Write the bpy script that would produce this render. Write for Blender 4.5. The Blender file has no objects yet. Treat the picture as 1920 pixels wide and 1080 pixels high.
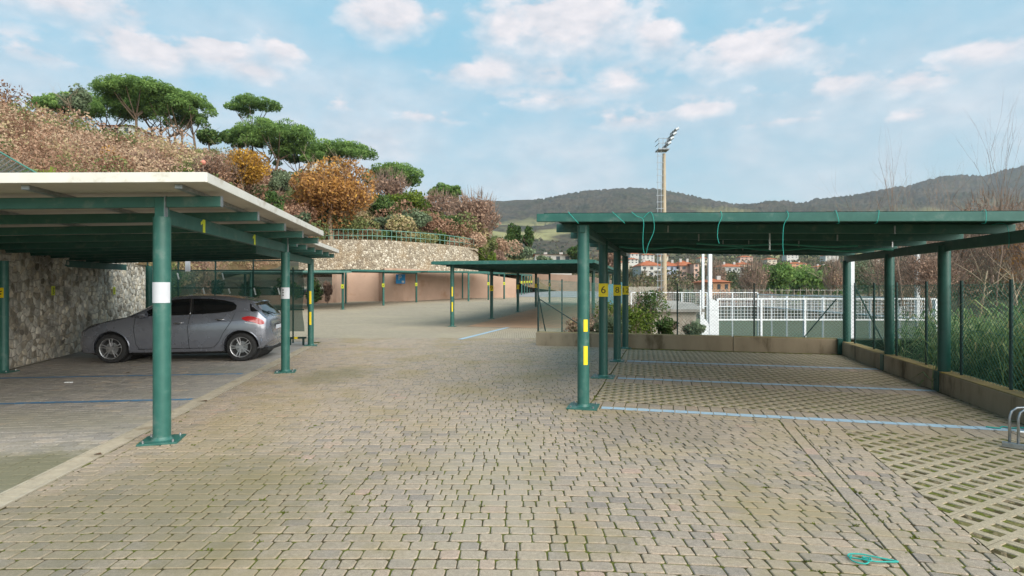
import bpy, bmesh, math, random
import numpy as np
from mathutils import Vector, Matrix
R = math.radians
random.seed(7)
rng = np.random.default_rng(11)
scn = bpy.context.scene
COL = scn.collection

# ---------------------------------------------------------------- camera
cam_d = bpy.data.cameras.new('camera')
cam_d.sensor_width = 36.0
cam_d.lens = 20.25
cam_d.clip_start = 0.05
cam_d.clip_end = 20000
cam = bpy.data.objects.new('camera', cam_d)
COL.objects.link(cam)
cam.location = (0, 0, 1.6)
cam.rotation_euler = (R(90), 0, 0)
scn.camera = cam

# ---------------------------------------------------------------- light
SUN_DIR = Vector((0.58, -0.66, 0.62)).normalized()      # towards the sun
sun_d = bpy.data.lights.new('sun', 'SUN')
sun_d.energy = 1.5
sun_d.angle = R(75)
sun_d.color = (1.0, 0.93, 0.84)
sun = bpy.data.objects.new('sun', sun_d)
COL.objects.link(sun)
sun.rotation_euler = SUN_DIR.to_track_quat('Z', 'Y').to_euler()
scn.view_settings.view_transform = 'Standard'
scn.view_settings.look = 'None'
scn.view_settings.gamma = 1.0
scn.view_settings.exposure = 2.04
scn.cycles.max_bounces = 8
scn.cycles.transparent_max_bounces = 24
scn.cycles.use_denoising = True

def build_world():
    w = bpy.data.worlds.new('World'); scn.world = w; w.use_nodes = True
    w.cycles.sampling_method = 'MANUAL'; w.cycles.sample_map_resolution = 256
    nt = w.node_tree; N = nt.nodes; L = nt.links
    for n in list(N): N.remove(n)
    def nd(t, **k):
        n = N.new(t)
        for a, b in k.items(): setattr(n, a, b)
        return n
    def val(x, sock):
        if isinstance(x, (int, float)): sock.default_value = x
        else: L.new(x, sock)
    def mth(op, a, b=None, clamp=False):
        n = nd('ShaderNodeMath', operation=op, use_clamp=clamp)
        val(a, n.inputs[0])
        if b is not None: val(b, n.inputs[1])
        return n.outputs[0]
    out = nd('ShaderNodeOutputWorld'); bg = nd('ShaderNodeBackground')
    L.new(bg.outputs[0], out.inputs[0])
    sky = nd('ShaderNodeTexSky', sky_type='NISHITA')
    sky.sun_disc = False
    sky.sun_elevation = math.asin(SUN_DIR.z)
    sky.sun_rotation = math.atan2(SUN_DIR.x, SUN_DIR.y)
    sky.air_density = 1.0; sky.dust_density = 0.6; sky.ozone_density = 1.5
    bg.inputs[1].default_value = 0.061
    tc = nd('ShaderNodeTexCoord')
    sep = nd('ShaderNodeSeparateXYZ'); L.new(tc.outputs['Generated'], sep.inputs[0])
    az = mth('ARCTAN2', sep.outputs[0], sep.outputs[1])
    el = mth('ARCSINE', sep.outputs[2])
    # warp noise in direction space
    mp = nd('ShaderNodeMapping'); mp.inputs['Scale'].default_value = (1, 1, 1.9)
    L.new(tc.outputs['Generated'], mp.inputs[0])
    def noise(scale, detail=6, rough=0.6, off=0.0):
        n = nd('ShaderNodeTexNoise'); n.inputs['Scale'].default_value = scale
        n.inputs['Detail'].default_value = detail; n.inputs['Roughness'].default_value = rough
        if off:
            m2 = nd('ShaderNodeMapping'); m2.inputs['Location'].default_value = (off, off * .7, off * 1.3)
            L.new(mp.outputs[0], m2.inputs[0]); L.new(m2.outputs[0], n.inputs['Vector'])
        else: L.new(mp.outputs[0], n.inputs['Vector'])
        return n.outputs[0]
    n1 = noise(9, 8, .58); n2 = noise(24, 6, .55, 3.1); n3 = noise(3.2, 5, .5, 7.7)
    # cumulus banks: (azimuth, elevation, half width, half height, strength)
    F = 1080.0
    def az_el(px, py):
        x = (px - 960) / F; z = (540 - py) / F
        return math.atan2(x, 1), math.atan2(z, math.hypot(1, x))
    banks = [(725, 62, 85, 44, 1), (1060, 85, 150, 68, 1), (955, 80, 48, 44, .9), (1235, 88, 70, 42, .9), (1400, 118, 150, 50, 1),
             (1845, 115, 90, 34, 1), (1570, 180, 110, 38, .8), (1720, 172, 110, 38, .8), (1440, 184, 80, 24, .6),
             (270, 118, 130, 48, 1), (400, 118, 100, 40, .9), (535, 118, 70, 40, .9), (70, 120, 130, 44, .8), (90, 30, 190, 56, .85),
             (900, 155, 130, 38, .75), (1040, 158, 90, 34, .7), (1165, 172, 66, 32, .8), (820, 40, 44, 20, .5), (250, 40, 60, 30, .6), (1320, 222, 90, 28, .75), (1180, 240, 100, 28, .7), (1000, 205, 150, 30, .6), (1480, 236, 150, 22, .6), (1700, 230, 120, 22, .55),
             (800, 235, 140, 30, .6), (640, 215, 120, 36, .65), (470, 150, 90, 30, .7), (1500, 5, 120, 16, .4)]
    def vm(op, a, b=None, c=None):
        n = nd('ShaderNodeVectorMath', operation=op)
        for i, x in enumerate((a, b, c)):
            if x is None: continue
            if isinstance(x, tuple): n.inputs[i].default_value = x
            else: L.new(x, n.inputs[i])
        return n.outputs['Value'] if op == 'LENGTH' else n.outputs[0]
    cb = nd('ShaderNodeCombineXYZ'); L.new(az, cb.inputs[0]); L.new(el, cb.inputs[1]); ae = cb.outputs[0]
    F1 = F2 = None
    for px, py, rx, ry, st in banks:
        a0, e0 = az_el(px, py)
        ra = rx / F * math.cos(a0) ** 2 * 1.12; re = ry / F * math.cos(a0) * 1.1
        vv = vm('MULTIPLY_ADD', ae, (1 / ra, 1 / re, 0), (-a0 / ra, -e0 / re, 0))
        f1 = mth('SUBTRACT', st, vm('LENGTH', vv)); f2 = mth('SUBTRACT', st, vm('LENGTH', vm('SUBTRACT', vv, (0, .55, 0))))
        F1 = f1 if F1 is None else mth('MAXIMUM', F1, f1); F2 = f2 if F2 is None else mth('MAXIMUM', F2, f2)
    nz = mth('ADD', mth('MULTIPLY', mth('SUBTRACT', n1, .5), 2.3), mth('MULTIPLY', mth('SUBTRACT', n2, .5), 1.3))
    # crisp crowns, soft bases
    al = mth('MULTIPLY', mth('ADD', mth('ADD', F1, .30), nz), 2.4, clamp=True)
    base = mth('ADD', mth('MULTIPLY', mth('ADD', F2, mth('MULTIPLY', nz, .6)), 1.0), .38, clamp=True)
    field = mth('MULTIPLY', al, base)
    # a broad, thin veil over the whole lower sky and scattered cloud all round
    veil = mth('MULTIPLY', mth('SUBTRACT', mth('ADD', mth('MULTIPLY', n3, .65), mth('MULTIPLY', n1, .35)), .36), 2.8, clamp=True)
    low = mth('SUBTRACT', 1.0, mth('MULTIPLY', mth('ABSOLUTE', mth('SUBTRACT', el, .22)), 3.0), clamp=True)
    veil = mth('MULTIPLY', veil, mth('ADD', mth('MULTIPLY', low, .95), .10))
    field = mth('MAXIMUM', field, mth('MULTIPLY', veil, .95))
    tint = nd('ShaderNodeMix', data_type='RGBA', blend_type='MULTIPLY')
    tint.inputs[0].default_value = 1.0
    L.new(sky.outputs[0], tint.inputs[6]); tint.inputs[7].default_value = SKY_TINT
    lift = nd('ShaderNodeMix', data_type='RGBA'); lift.inputs[0].default_value = 0.78
    grad = nd('ShaderNodeValToRGB'); ge = grad.color_ramp.elements; ge.new(.5)
    for e_, (p_, c_) in zip(ge, SKY_LIFT): e_.position = p_; e_.color = c_
    L.new(mth('MULTIPLY', el, 1.6, clamp=True), grad.inputs[0])
    gs = nd('ShaderNodeVectorMath', operation='SCALE'); gs.inputs['Scale'].default_value = 6.0; L.new(grad.outputs[0], gs.inputs[0])
    L.new(tint.outputs[2], lift.inputs[6]); L.new(gs.outputs[0], lift.inputs[7])
    body = nd('ShaderNodeMix', data_type='RGBA')
    L.new(mth('MULTIPLY', mth('SUBTRACT', n2, .3), 1.8, clamp=True), body.inputs[0])
    body.inputs[6].default_value = CLOUD_A; body.inputs[7].default_value = CLOUD_B
    mx = nd('ShaderNodeMix', data_type='RGBA')
    L.new(field, mx.inputs[0]); L.new(lift.outputs[2], mx.inputs[6]); L.new(body.outputs[2], mx.inputs[7])
    L.new(mx.outputs[2], bg.inputs[0])
SKY_TINT = (0.92, 1.10, 0.95, 1)
SKY_LIFT = [(0, (.30, .395, .44, 1)), (.30, (.25, .375, .445, 1)), (.75, (.19, .42, .535, 1))]
CLOUD_A = (2.75, 2.85, 3.1, 1)
CLOUD_B = (4.5, 4.15, 4.15, 1)
build_world()

# ---------------------------------------------------------------- helpers
def tag(o, label=None, cat=None, group=None, kind=None):
    if label: o['label'] = label
    if cat: o['category'] = cat
    if group: o['group'] = group
    if kind: o['kind'] = kind
    return o

def empty(name, loc=(0, 0, 0), rz=0.0):
    o = bpy.data.objects.new(name, None); COL.objects.link(o)
    o.empty_display_size = .2
    o.location = loc; o.rotation_euler = (0, 0, rz)
    return o

def link(name, me, m=None, parent=None):
    o = bpy.data.objects.new(name, me); COL.objects.link(o)
    if m is not None:
        me.materials.clear(); me.materials.append(m)
    if parent is not None: o.parent = parent
    return o

class MB:
    """collects faces for one mesh"""
    def __init__(s): s.v = []; s.f = []; s.t = []
    def add(s, vs, fs, tone=None):
        k = len(s.v); s.v += [tuple(p) for p in vs]; s.f += [tuple(i + k for i in f) for f in fs]
        s.t += [tone if tone is not None else .5] * len(vs)
        return s
    def box(s, x0, x1, y0, y1, z0, z1, tone=None):
        vs = [(x, y, z) for z in (z0, z1) for y in (y0, y1) for x in (x0, x1)]
        return s.add(vs, [(0, 2, 3, 1), (4, 5, 7, 6), (0, 1, 5, 4), (2, 6, 7, 3), (0, 4, 6, 2), (1, 3, 7, 5)], tone)
    def bar(s, a, b, w, h, up=(0, 0, 1)):
        """rectangular bar from a to b (centre line), w sideways, h along up"""
        a = Vector(a); b = Vector(b); d = (b - a).normalized(); up = Vector(up)
        sd = d.cross(up)
        if sd.length < 1e-5: sd = d.cross(Vector((1, 0, 0)))
        sd.normalize(); u2 = sd.cross(d).normalized()
        vs = []
        for p in (a, b):
            for i, j in ((-1, -1), (1, -1), (1, 1), (-1, 1)):
                vs.append(p + sd * (i * w / 2) + u2 * (j * h / 2))
        return s.add(vs, [(0, 1, 2, 3), (7, 6, 5, 4), (0, 4, 5, 1), (1, 5, 6, 2), (2, 6, 7, 3), (3, 7, 4, 0)])
    def tube(s, pts, r, n=8, caps=True, tone=None):
        pts = [Vector(p) for p in pts]; rs = r if isinstance(r, (list, tuple)) else [r] * len(pts)
        rings = []; ref = None
        vs = []; fs = []
        for i, p in enumerate(pts):
            d = (pts[min(i + 1, len(pts) - 1)] - pts[max(i - 1, 0)]).normalized()
            if ref is None: ref = Vector((0, 0, 1)) if abs(d.z) < .9 else Vector((1, 0, 0))
            a = d.cross(ref)
            if a.length < 1e-4: a = d.cross(Vector((0, 1, 0)))
            a.normalize(); b = d.cross(a).normalized(); ref = -b if False else ref
            for k in range(n):
                t = 2 * math.pi * k / n
                vs.append(p + (a * math.cos(t) + b * math.sin(t)) * rs[i])
        for i in range(len(pts) - 1):
            for k in range(n):
                k2 = (k + 1) % n
                fs.append((i * n + k, i * n + k2, (i + 1) * n + k2, (i + 1) * n + k))
        if caps:
            fs.append(tuple(reversed(range(n)))); fs.append(tuple(range((len(pts) - 1) * n, len(pts) * n)))
        return s.add(vs, fs, tone)
    def prism(s, poly, z0, z1, tone=None):
        n = len(poly)
        vs = [(p[0], p[1], z0) for p in poly] + [(p[0], p[1], z1) for p in poly]
        fs = [tuple(reversed(range(n))), tuple(range(n, 2 * n))]
        fs += [(i, (i + 1) % n, (i + 1) % n + n, i + n) for i in range(n)]
        return s.add(vs, fs, tone)
    def lathe(s, prof, n=24, c=(0, 0, 0), axis='z'):
        vs = []; fs = []
        for r_, z in prof:
            for k in range(n):
                t = 2 * math.pi * k / n
                p = (r_ * math.cos(t), r_ * math.sin(t), z)
                if axis == 'y': p = (p[0], p[2], p[1])
                vs.append((p[0] + c[0], p[1] + c[1], p[2] + c[2]))
        for i in range(len(prof) - 1):
            for k in range(n):
                k2 = (k + 1) % n
                q = (i * n + k, i * n + k2, (i + 1) * n + k2, (i + 1) * n + k)
                fs.append(q if axis == 'z' else q[::-1])
        return s.add(vs, fs)
    def mesh(s, name, tones=False):
        me = bpy.data.meshes.new(name); me.from_pydata(s.v, [], s.f); me.update()
        if tones:
            at = me.attributes.new('tone', 'FLOAT', 'POINT'); at.data.foreach_set('value', s.t)
        return me
    def build(s, name, m, parent=None, smooth=False, tones=False, bevel=0):
        me = s.mesh(name, tones)
        if smooth:
            me.shade_smooth()
            if smooth != 'all': me.set_sharp_from_angle(angle=R(40))
        o = link(name, me, m, parent)
        if bevel:
            b = o.modifiers.new('bevel', 'BEVEL'); b.width = bevel; b.segments = 2; b.limit_method = 'ANGLE'; b.angle_limit = R(40)
        return o

def np_quads(name, V, m, tone=None, parent=None):
    """V (n,k,3): n separate k-gons"""
    n, k = V.shape[:2]
    me = bpy.data.meshes.new(name)
    me.vertices.add(n * k); me.vertices.foreach_set('co', V.reshape(-1).astype(np.float32))
    me.loops.add(n * k); me.loops.foreach_set('vertex_index', np.arange(n * k, dtype=np.int32))
    me.polygons.add(n); me.polygons.foreach_set('loop_start', np.arange(0, n * k, k, dtype=np.int32))
    me.update(calc_edges=True)
    if tone is not None:
        at = me.attributes.new('tone', 'FLOAT', 'POINT'); at.data.foreach_set('value', np.repeat(tone, k).astype(np.float32))
    return link(name, me, m, parent)

def grid_mesh(name, P, m, parent=None, smooth=True):
    """P (r,c,3) sheet"""
    r, c = P.shape[:2]
    idx = np.arange(r * c).reshape(r, c)
    q = np.stack([idx[:-1, :-1], idx[:-1, 1:], idx[1:, 1:], idx[1:, :-1]], -1).reshape(-1, 4)
    me = bpy.data.meshes.new(name)
    me.vertices.add(r * c); me.vertices.foreach_set('co', P.reshape(-1).astype(np.float32))
    me.loops.add(len(q) * 4); me.loops.foreach_set('vertex_index', q.reshape(-1).astype(np.int32))
    me.polygons.add(len(q)); me.polygons.foreach_set('loop_start', np.arange(0, len(q) * 4, 4, dtype=np.int32))
    me.update(calc_edges=True)
    if smooth: me.shade_smooth()
    return link(name, me, m, parent)

def at(px, py, Y):                     # a point seen in the photo, at depth Y
    return Vector(((px - 960) / 1080 * Y, Y, 1.6 + (540 - py) / 1080 * Y))
def gz(x, y): return 0.018 * max(0.0, y - 32)
def text_mesh(s, size):
    cu = bpy.data.curves.new('txt', 'FONT'); cu.body = s; cu.size = size; cu.align_x = 'CENTER'; cu.align_y = 'CENTER'
    cu.resolution_u = 3
    o = bpy.data.objects.new('txt', cu); COL.objects.link(o)
    dg = bpy.context.evaluated_depsgraph_get()
    me = bpy.data.meshes.new_from_object(o.evaluated_get(dg))
    bpy.data.objects.remove(o); bpy.data.curves.remove(cu)
    return me

# ---------------------------------------------------------------- materials
MATS = {}
def new_mat(name):
    m = bpy.data.materials.new(name); m.use_nodes = True
    nt = m.node_tree
    b = nt.nodes['Principled BSDF']
    return m, nt, b
def nnode(nt, t, **k):
    n = nt.nodes.new(t)
    for a, b in k.items():
        if a in n.inputs: n.inputs[a].default_value = b
        else: setattr(n, a, b)
    return n
def c4(c): return (c[0], c[1], c[2], 1)
def ramp(nt, src, stops):
    n = nt.nodes.new('ShaderNodeValToRGB'); e = n.color_ramp.elements
    while len(e) < len(stops): e.new(.5)
    for i, (p, c) in enumerate(stops):
        e[i].position = p; e[i].color = c4(c)
    nt.links.new(src, n.inputs[0]); return n.outputs[0]
def coords(nt, scale=(1, 1, 1), space='pos'):
    if space == 'pos': src = nt.nodes.new('ShaderNodeNewGeometry').outputs['Position']
    else: src = nt.nodes.new('ShaderNodeTexCoord').outputs[{'obj': 'Object', 'gen': 'Generated'}[space]]
    mp = nt.nodes.new('ShaderNodeMapping'); mp.inputs['Scale'].default_value = scale
    nt.links.new(src, mp.inputs[0]); return mp.outputs[0]
def noise(nt, vec, scale, detail=5, rough=.55):
    n = nnode(nt, 'ShaderNodeTexNoise'); n.inputs['Scale'].default_value = scale
    n.inputs['Detail'].default_value = detail; n.inputs['Roughness'].default_value = rough
    nt.links.new(vec, n.inputs['Vector']); return n.outputs[0]
def mixc(nt, fac, a, b, mode='MIX'):
    n = nt.nodes.new('ShaderNodeMix'); n.data_type = 'RGBA'; n.blend_type = mode
    for s, v in ((n.inputs[0], fac), (n.inputs[6], a), (n.inputs[7], b)):
        if isinstance(v, (int, float)): s.default_value = v
        elif isinstance(v, (tuple, list)): s.default_value = c4(v)
        else: nt.links.new(v, s)
    return n.outputs[2]
def sstep(nt, src, lo, hi):
    n = nt.nodes.new('ShaderNodeMapRange'); n.interpolation_type = 'SMOOTHSTEP'
    n.inputs[1].default_value = lo; n.inputs[2].default_value = hi
    nt.links.new(src, n.inputs[0]); return n.outputs[0]
def bump(nt, b, h, strength=.3, dist=.02):
    n = nt.nodes.new('ShaderNodeBump'); n.inputs['Strength'].default_value = strength; n.inputs['Distance'].default_value = dist
    nt.links.new(h, n.inputs['Height']); nt.links.new(n.outputs[0], b.inputs['Normal'])

def pmat(name, c1, c2=None, scale=6, rough=.6, metal=0, bmp=0, spec=.4, stretch=(1, 1, 1), dirt=None, dirt_scale=2, space='pos', coat=0):
    if name in MATS: return MATS[name]
    m, nt, b = new_mat(name)
    c2 = c2 or tuple(x * .75 for x in c1)
    v = coords(nt, stretch, space)
    n = noise(nt, v, scale)
    col = mixc(nt, sstep(nt, n, .3, .7), c1, c2)
    if dirt:
        d = noise(nt, v, dirt_scale, 7, .65)
        col = mixc(nt, sstep(nt, d, .52, .72), col, dirt)
    nt.links.new(col, b.inputs['Base Color'])
    b.inputs['Roughness'].default_value = rough; b.inputs['Metallic'].default_value = metal
    b.inputs['Specular IOR Level'].default_value = spec
    b.inputs['Coat Weight'].default_value = coat
    if bmp: bump(nt, b, noise(nt, v, scale * 6, 4), bmp)
    MATS[name] = m; return m

def leafmat(name, stops, rough=.75, trans=.25):
    if name in MATS: return MATS[name]
    m, nt, b = new_mat(name)
    a = nnode(nt, 'ShaderNodeAttribute', attribute_name='tone')
    col = ramp(nt, a.outputs['Fac'], stops)
    nt.links.new(col, b.inputs['Base Color'])
    b.inputs['Roughness'].default_value = rough; b.inputs['Specular IOR Level'].default_value = .2
    tr = nnode(nt, 'ShaderNodeBsdfTranslucent'); nt.links.new(col, tr.inputs[0])
    mx = nnode(nt, 'ShaderNodeMixShader'); mx.inputs[0].default_value = trans
    nt.links.new(b.outputs[0], mx.inputs[1]); nt.links.new(tr.outputs[0], mx.inputs[2])
    nt.links.new(mx.outputs[0], nt.nodes['Material Output'].inputs[0])
    MATS[name] = m; return m

M_green = pmat('green_paint', (.011, .068, .054), (.015, .083, .066), 9, .42, 0, 0, .5, dirt=(.028, .085, .072), dirt_scale=5)
M_green_lt = pmat('green_paint_weathered', (.021, .102, .083), (.030, .125, .102), 7, .45, 0, .05, .5, dirt=(.085, .155, .135), dirt_scale=7)
M_green_bar = pmat('green_beam_paint', (.024, .09, .075), (.036, .112, .094), 4, .5, 0, .03, .4, dirt=(.08, .135, .115), dirt_scale=6)
M_greendark = pmat('dark_green_net', (.008, .035, .028), (.012, .05, .04), 20, .8, 0, .1, .2)
M_steel = pmat('galvanised_steel', (.42, .43, .44), (.30, .31, .32), 12, .38, .85, .03, .5)
M_yellow = pmat("yellow_plate", (.82, .62, .012), (.76, .56, .016), 14, .5, 0, 0, .4)
M_yellowgreen = pmat('fluorescent_plate', (.58, .62, .03), (.5, .55, .04), 14, .55)
M_black = pmat('black_print', (.012, .012, .012), (.018, .018, .018), 10, .6)
M_paper = pmat('paper', (.56, .57, .61), (.50, .51, .55), 5, .8)
M_fascia = pmat('cream_panel', (.63, .605, .56), (.57, .545, .50), 3, .45, 0, .02, .4, dirt=(.42, .38, .31), dirt_scale=4)
M_under = pmat('panel_underside', (.56, .50, .44), (.48, .43, .38), 2, .6)
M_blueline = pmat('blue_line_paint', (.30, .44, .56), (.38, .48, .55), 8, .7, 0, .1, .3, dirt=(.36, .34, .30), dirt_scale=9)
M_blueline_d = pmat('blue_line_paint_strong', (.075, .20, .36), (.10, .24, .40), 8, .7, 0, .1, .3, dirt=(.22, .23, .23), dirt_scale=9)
M_whiteline = pmat('white_paint', (.70, .70, .68), (.6, .6, .58), 6, .6)
# ================================================================ the ground
U = Vector((-.131, .991)).normalized(); NL = Vector((U.y, -U.x))            # left carport row: along / to the right
V = Vector((.261, .965)).normalized(); MR = Vector((V.y, -V.x))             # right carport row: along / to the right
A0 = Vector((-3.67, 6.04)); P1 = Vector((.96, 7.75))
DR0 = Vector((-3.85, 4.33)); DD = Vector((-.150, .989)).normalized(); DN = Vector((DD.y, -DD.x))
def lf(s, t, z=0): p = A0 + U * s + NL * t; return Vector((p.x, p.y, z))
def rf(s, w, z=0): p = P1 + V * s + MR * w; return Vector((p.x, p.y, z))
def r_sw(x, y): d = Vector((x, y)) - P1; return d.dot(V), d.dot(MR)
def drain_off(x, y): return (Vector((x, y)) - DR0).dot(DN)

def paver_mat(name, stops, moss, moss_amt, stain, stains=()):
    m, nt, b = new_mat(name)
    a = nnode(nt, 'ShaderNodeAttribute', attribute_name='tone')
    col = ramp(nt, a.outputs['Fac'], stops)
    v = coords(nt)
    sp = noise(nt, v, 170, 4, .75)
    col = mixc(nt, .55, col, ramp(nt, sp, [(.3, (.30, .29, .27)), (.5, (.9, .9, .9)), (.72, (1.8, 1.76, 1.68))]), 'MULTIPLY')
    md = noise(nt, v, 34, 6, .7)
    col = mixc(nt, .45, col, ramp(nt, md, [(.3, (.45, .43, .40)), (.7, (1.5, 1.48, 1.42))]), 'MULTIPLY')
    big = noise(nt, v, .75, 6, .6)
    col = mixc(nt, sstep(nt, big, .46, .68), col, mixc(nt, .75, col, stain))
    mo = noise(nt, v, 1.6, 8, .72)
    f = nt.nodes.new('ShaderNodeMath'); f.operation = 'MULTIPLY'
    nt.links.new(sstep(nt, mo, .50, .72), f.inputs[0]); f.inputs[1].default_value = moss_amt
    col = mixc(nt, f.outputs[0], col, moss)
    # moss and rust stains, darker and paler patches that lie on this paving
    for (cx, cy, rx, ry), sc, amt in stains:
        mp = nt.nodes.new('ShaderNodeMapping'); mp.vector_type = 'TEXTURE'; mp.inputs['Location'].default_value = (cx, cy, 0); mp.inputs['Scale'].default_value = (rx, ry, 1)
        nt.links.new(v, mp.inputs[0])
        ln = nt.nodes.new('ShaderNodeVectorMath'); ln.operation = 'LENGTH'; nt.links.new(mp.outputs[0], ln.inputs[0])
        ad = nt.nodes.new('ShaderNodeMath'); ad.operation = 'MULTIPLY_ADD'; nt.links.new(noise(nt, v, 2.4, 6, .7), ad.inputs[0]); ad.inputs[1].default_value = -1.9; nt.links.new(ln.outputs['Value'], ad.inputs[2])
        mu = nt.nodes.new('ShaderNodeMath'); mu.operation = 'MULTIPLY'; nt.links.new(sstep(nt, ad.outputs[0], .25, -.65), mu.inputs[0]); mu.inputs[1].default_value = amt
        col = mixc(nt, mu.outputs[0], col, sc)
    nt.links.new(col, b.inputs['Base Color'])
    b.inputs['Roughness'].default_value = .85; b.inputs['Specular IOR Level'].default_value = .25
    bump(nt, b, noise(nt, v, 120, 5, .7), .45, .006)
    return m
PAV = [(0, (.25, .212, .188)), (.2, (.285, .24, .205)), (.42, (.325, .266, .217)), (.68, (.355, .287, .226)), (.88, (.38, .30, .232)), (1, (.395, .285, .23))]
M_pav = paver_mat('concrete_paver', PAV, (.21, .17, .07), .45, (.285, .222, .125), [((-2.6, 4.3, 1.5, 1.7), (.165, .142, .078), .55), ((-3.1, 6.6, .8, 2.0), (.27, .21, .11), .38), ((1.7, 6.6, 1.2, .9), (.18, .15, .12), .5), ((-.2, 5.0, .6, 2.6), (.37, .315, .24), .35), ((-3.3, 10.6, .8, 1.2), (.16, .14, .07), .6)])
M_pavL = paver_mat('shaded_bay_paver', [(0, (.27, .25, .235)), (.5, (.34, .31, .285)), (.8, (.40, .355, .31)), (1, (.46, .37, .30))], (.25, .225, .15), .25, (.28, .26, .22), [((-4.4, 5.0, 1.3, 1.0), (.15, .14, .075), .8), ((-6.0, 7.0, 3.0, .7), (.26, .235, .17), .5)])
M_lawnblock = paver_mat('grid_block_concrete', [(0, (.30, .25, .18)), (.5, (.37, .305, .22)), (1, (.42, .35, .26))], (.2, .17, .07), .3, (.29, .23, .15))

def bed_mat(name, soil, moss):
    m, nt, b = new_mat(name); v = coords(nt)
    n = noise(nt, v, 5.5, 7, .7); n2 = noise(nt, v, 60, 4, .7)
    col = mixc(nt, sstep(nt, n, .42, .56), soil, moss)
    col = mixc(nt, .6, col, ramp(nt, n2, [(.3, (.4, .4, .4)), (.7, (1.5, 1.5, 1.4))]), 'MULTIPLY')
    nt.links.new(col, b.inputs['Base Color']); b.inputs['Roughness'].default_value = .95
    b.inputs['Specular IOR Level'].default_value = .1
    bump(nt, b, n2, .8, .02); return m
M_bed = bed_mat('mossy_joint', (.075, .057, .03), (.125, .135, .028))
M_bedL = bed_mat('dusty_joint', (.12, .11, .09), (.15, .145, .09))
M_soil = bed_mat('soil_in_blocks', (.205, .155, .10), (.19, .165, .07))

def clip_poly(poly, planes):
    """keep the part of a polygon on the inner side of each (point, outward normal)"""
    for co, no in planes:
        out = []
        for i in range(len(poly)):
            p, q = poly[i], poly[(i + 1) % len(poly)]
            dp, dq = (p - co).dot(no), (q - co).dot(no)
            if dp <= 0: out.append(p)
            if (dp < 0 < dq) or (dq < 0 < dp): out.append(p + (q - p) * (dp / (dp - dq)))
        poly = out
        if len(poly) < 3: return []
    clean = []
    for p in poly:
        if not clean or (p - clean[-1]).length > .006: clean.append(p)
    if len(clean) > 2 and (clean[0] - clean[-1]).length < .006: clean.pop()
    if len(clean) < 3: return []
    ar = abs(sum(clean[i].x * clean[(i + 1) % len(clean)].y - clean[(i + 1) % len(clean)].x * clean[i].y for i in range(len(clean)))) / 2
    return clean if ar > .0012 else []
def stone_into(mb, quad, h, bev, tone, z=0.0, jit=.0028, tilt=.002):
    """one chamfered paving stone; quad = corners (x,y) counter-clockwise"""
    q = [Vector((p[0] + random.uniform(-jit, jit), p[1] + random.uniform(-jit, jit))) for p in quad]
    n = len(q)
    c = sum(q, Vector((0, 0))) / n
    zz = z + random.uniform(-.003, .001)
    ta, tb = random.uniform(-tilt, tilt) * 8, random.uniform(-tilt, tilt) * 8
    outer = []; inner = []
    for i in range(n):
        p = q[i]; pr = q[i - 1]; nx = q[(i + 1) % n]
        e1 = (pr - p); e2 = (nx - p)
        ch = min(.011, .2 * min(e1.length, e2.length)) * random.uniform(.35, 1.5)
        for d in (e1, e2):
            o = p + d.normalized() * ch
            outer.append(o)
            ic = c - o; inner.append(o + ic.normalized() * bev * random.uniform(.7, 1.5))
    k = 2 * n
    vs = []
    for o in inner: vs.append((o.x, o.y, zz + (o.x - c.x) * ta + (o.y - c.y) * tb))
    for o in outer: vs.append((o.x, o.y, zz - bev * .75))
    for o in outer: vs.append((o.x, o.y, zz - h))
    fs = [tuple(range(k))]
    for i in range(k):
        j = (i + 1) % k
        fs.append((i, i + k, j + k, j)); fs.append((i + k, i + 2 * k, j + 2 * k, j + k))
    mb.add(vs, fs, tone)

STONES = []          # (priority, quad, tone, kind)
def tone_of(x, y):
    g = 0.5 + .18 * math.sin(x * .9 + 1.3) * math.sin(y * .7) 
    t = random.gauss(.62, .15) if random.random() < .8 else random.gauss(.22, .12)
    return min(1, max(0, t + (g - .5) * .5))
def rows(org, ea, eb, a0, a1, b0, b1, rh, lens, joint, inside, warp=None, kind='drive', tone=tone_of):
    b = b0; r = 0
    while b < b1:
        a = a0 - random.random() * .18
        while a < a1:
            l = random.choice(lens)
            ja, jb = joint * .42, joint * .66
            cs = [(a + ja, b + jb), (a + l - ja, b + jb), (a + l - ja, b + rh - jb), (a + ja, b + rh - jb)]
            pts = []
            for ca, cb in cs:
                p = org + ea * ca + eb * cb
                if warp: p = warp(p)
                pts.append(p)
            c = sum(pts, Vector((0, 0))) / 4
            a += l
            if c.y < 2.75 or abs(c.x / c.y) > 1.02: continue
            pts = clip_poly(pts, inside(c.x, c.y) if callable(inside) else inside)
            if pts:
                c = sum(pts, Vector((0, 0))) / len(pts)
                STONES.append((c.y, pts, tone(c.x, c.y), kind))
        b += rh; r += 1

X0 = Vector((0, 0)); EX = Vector((1, 0)); EY = Vector((0, 1))
Y_REAL = 18.5
NONE = [(Vector((0, 0)), Vector((1, 0))), (Vector((.001, 0)), Vector((-1, 0)))]
def in_drive(x, y):
    if y > Y_REAL: return NONE
    pl = [(DR0 + DN * .118, -DN)] if y < 17.2 else []
    if y > 16.0: pl.append((Vector((.72, 16)), Vector((1, -.29))))
    s, w = r_sw(x, y)
    if y > 16.0: pass
    elif s > -.09 and w < .11: pl.append((P1 + MR * .052, MR))
    elif s > -.16 and w > .0: pl += [(P1 + V * -.096, V), (P1 + MR * 2.385, MR)]
    else: pl.append((P1 + MR * 2.385, MR))
    return pl
def warp(p): return Vector((p.x, p.y - .030 * max(0, p.x + .5) ** 2 - .012 * max(0, -p.x - 2.2) ** 2))
rows(X0, EX, EY, -7.5, 5.5, 2.7, Y_REAL + .8, .118, (.095, .125, .125, .155, .185, .185), .0105, in_drive, warp)
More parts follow.
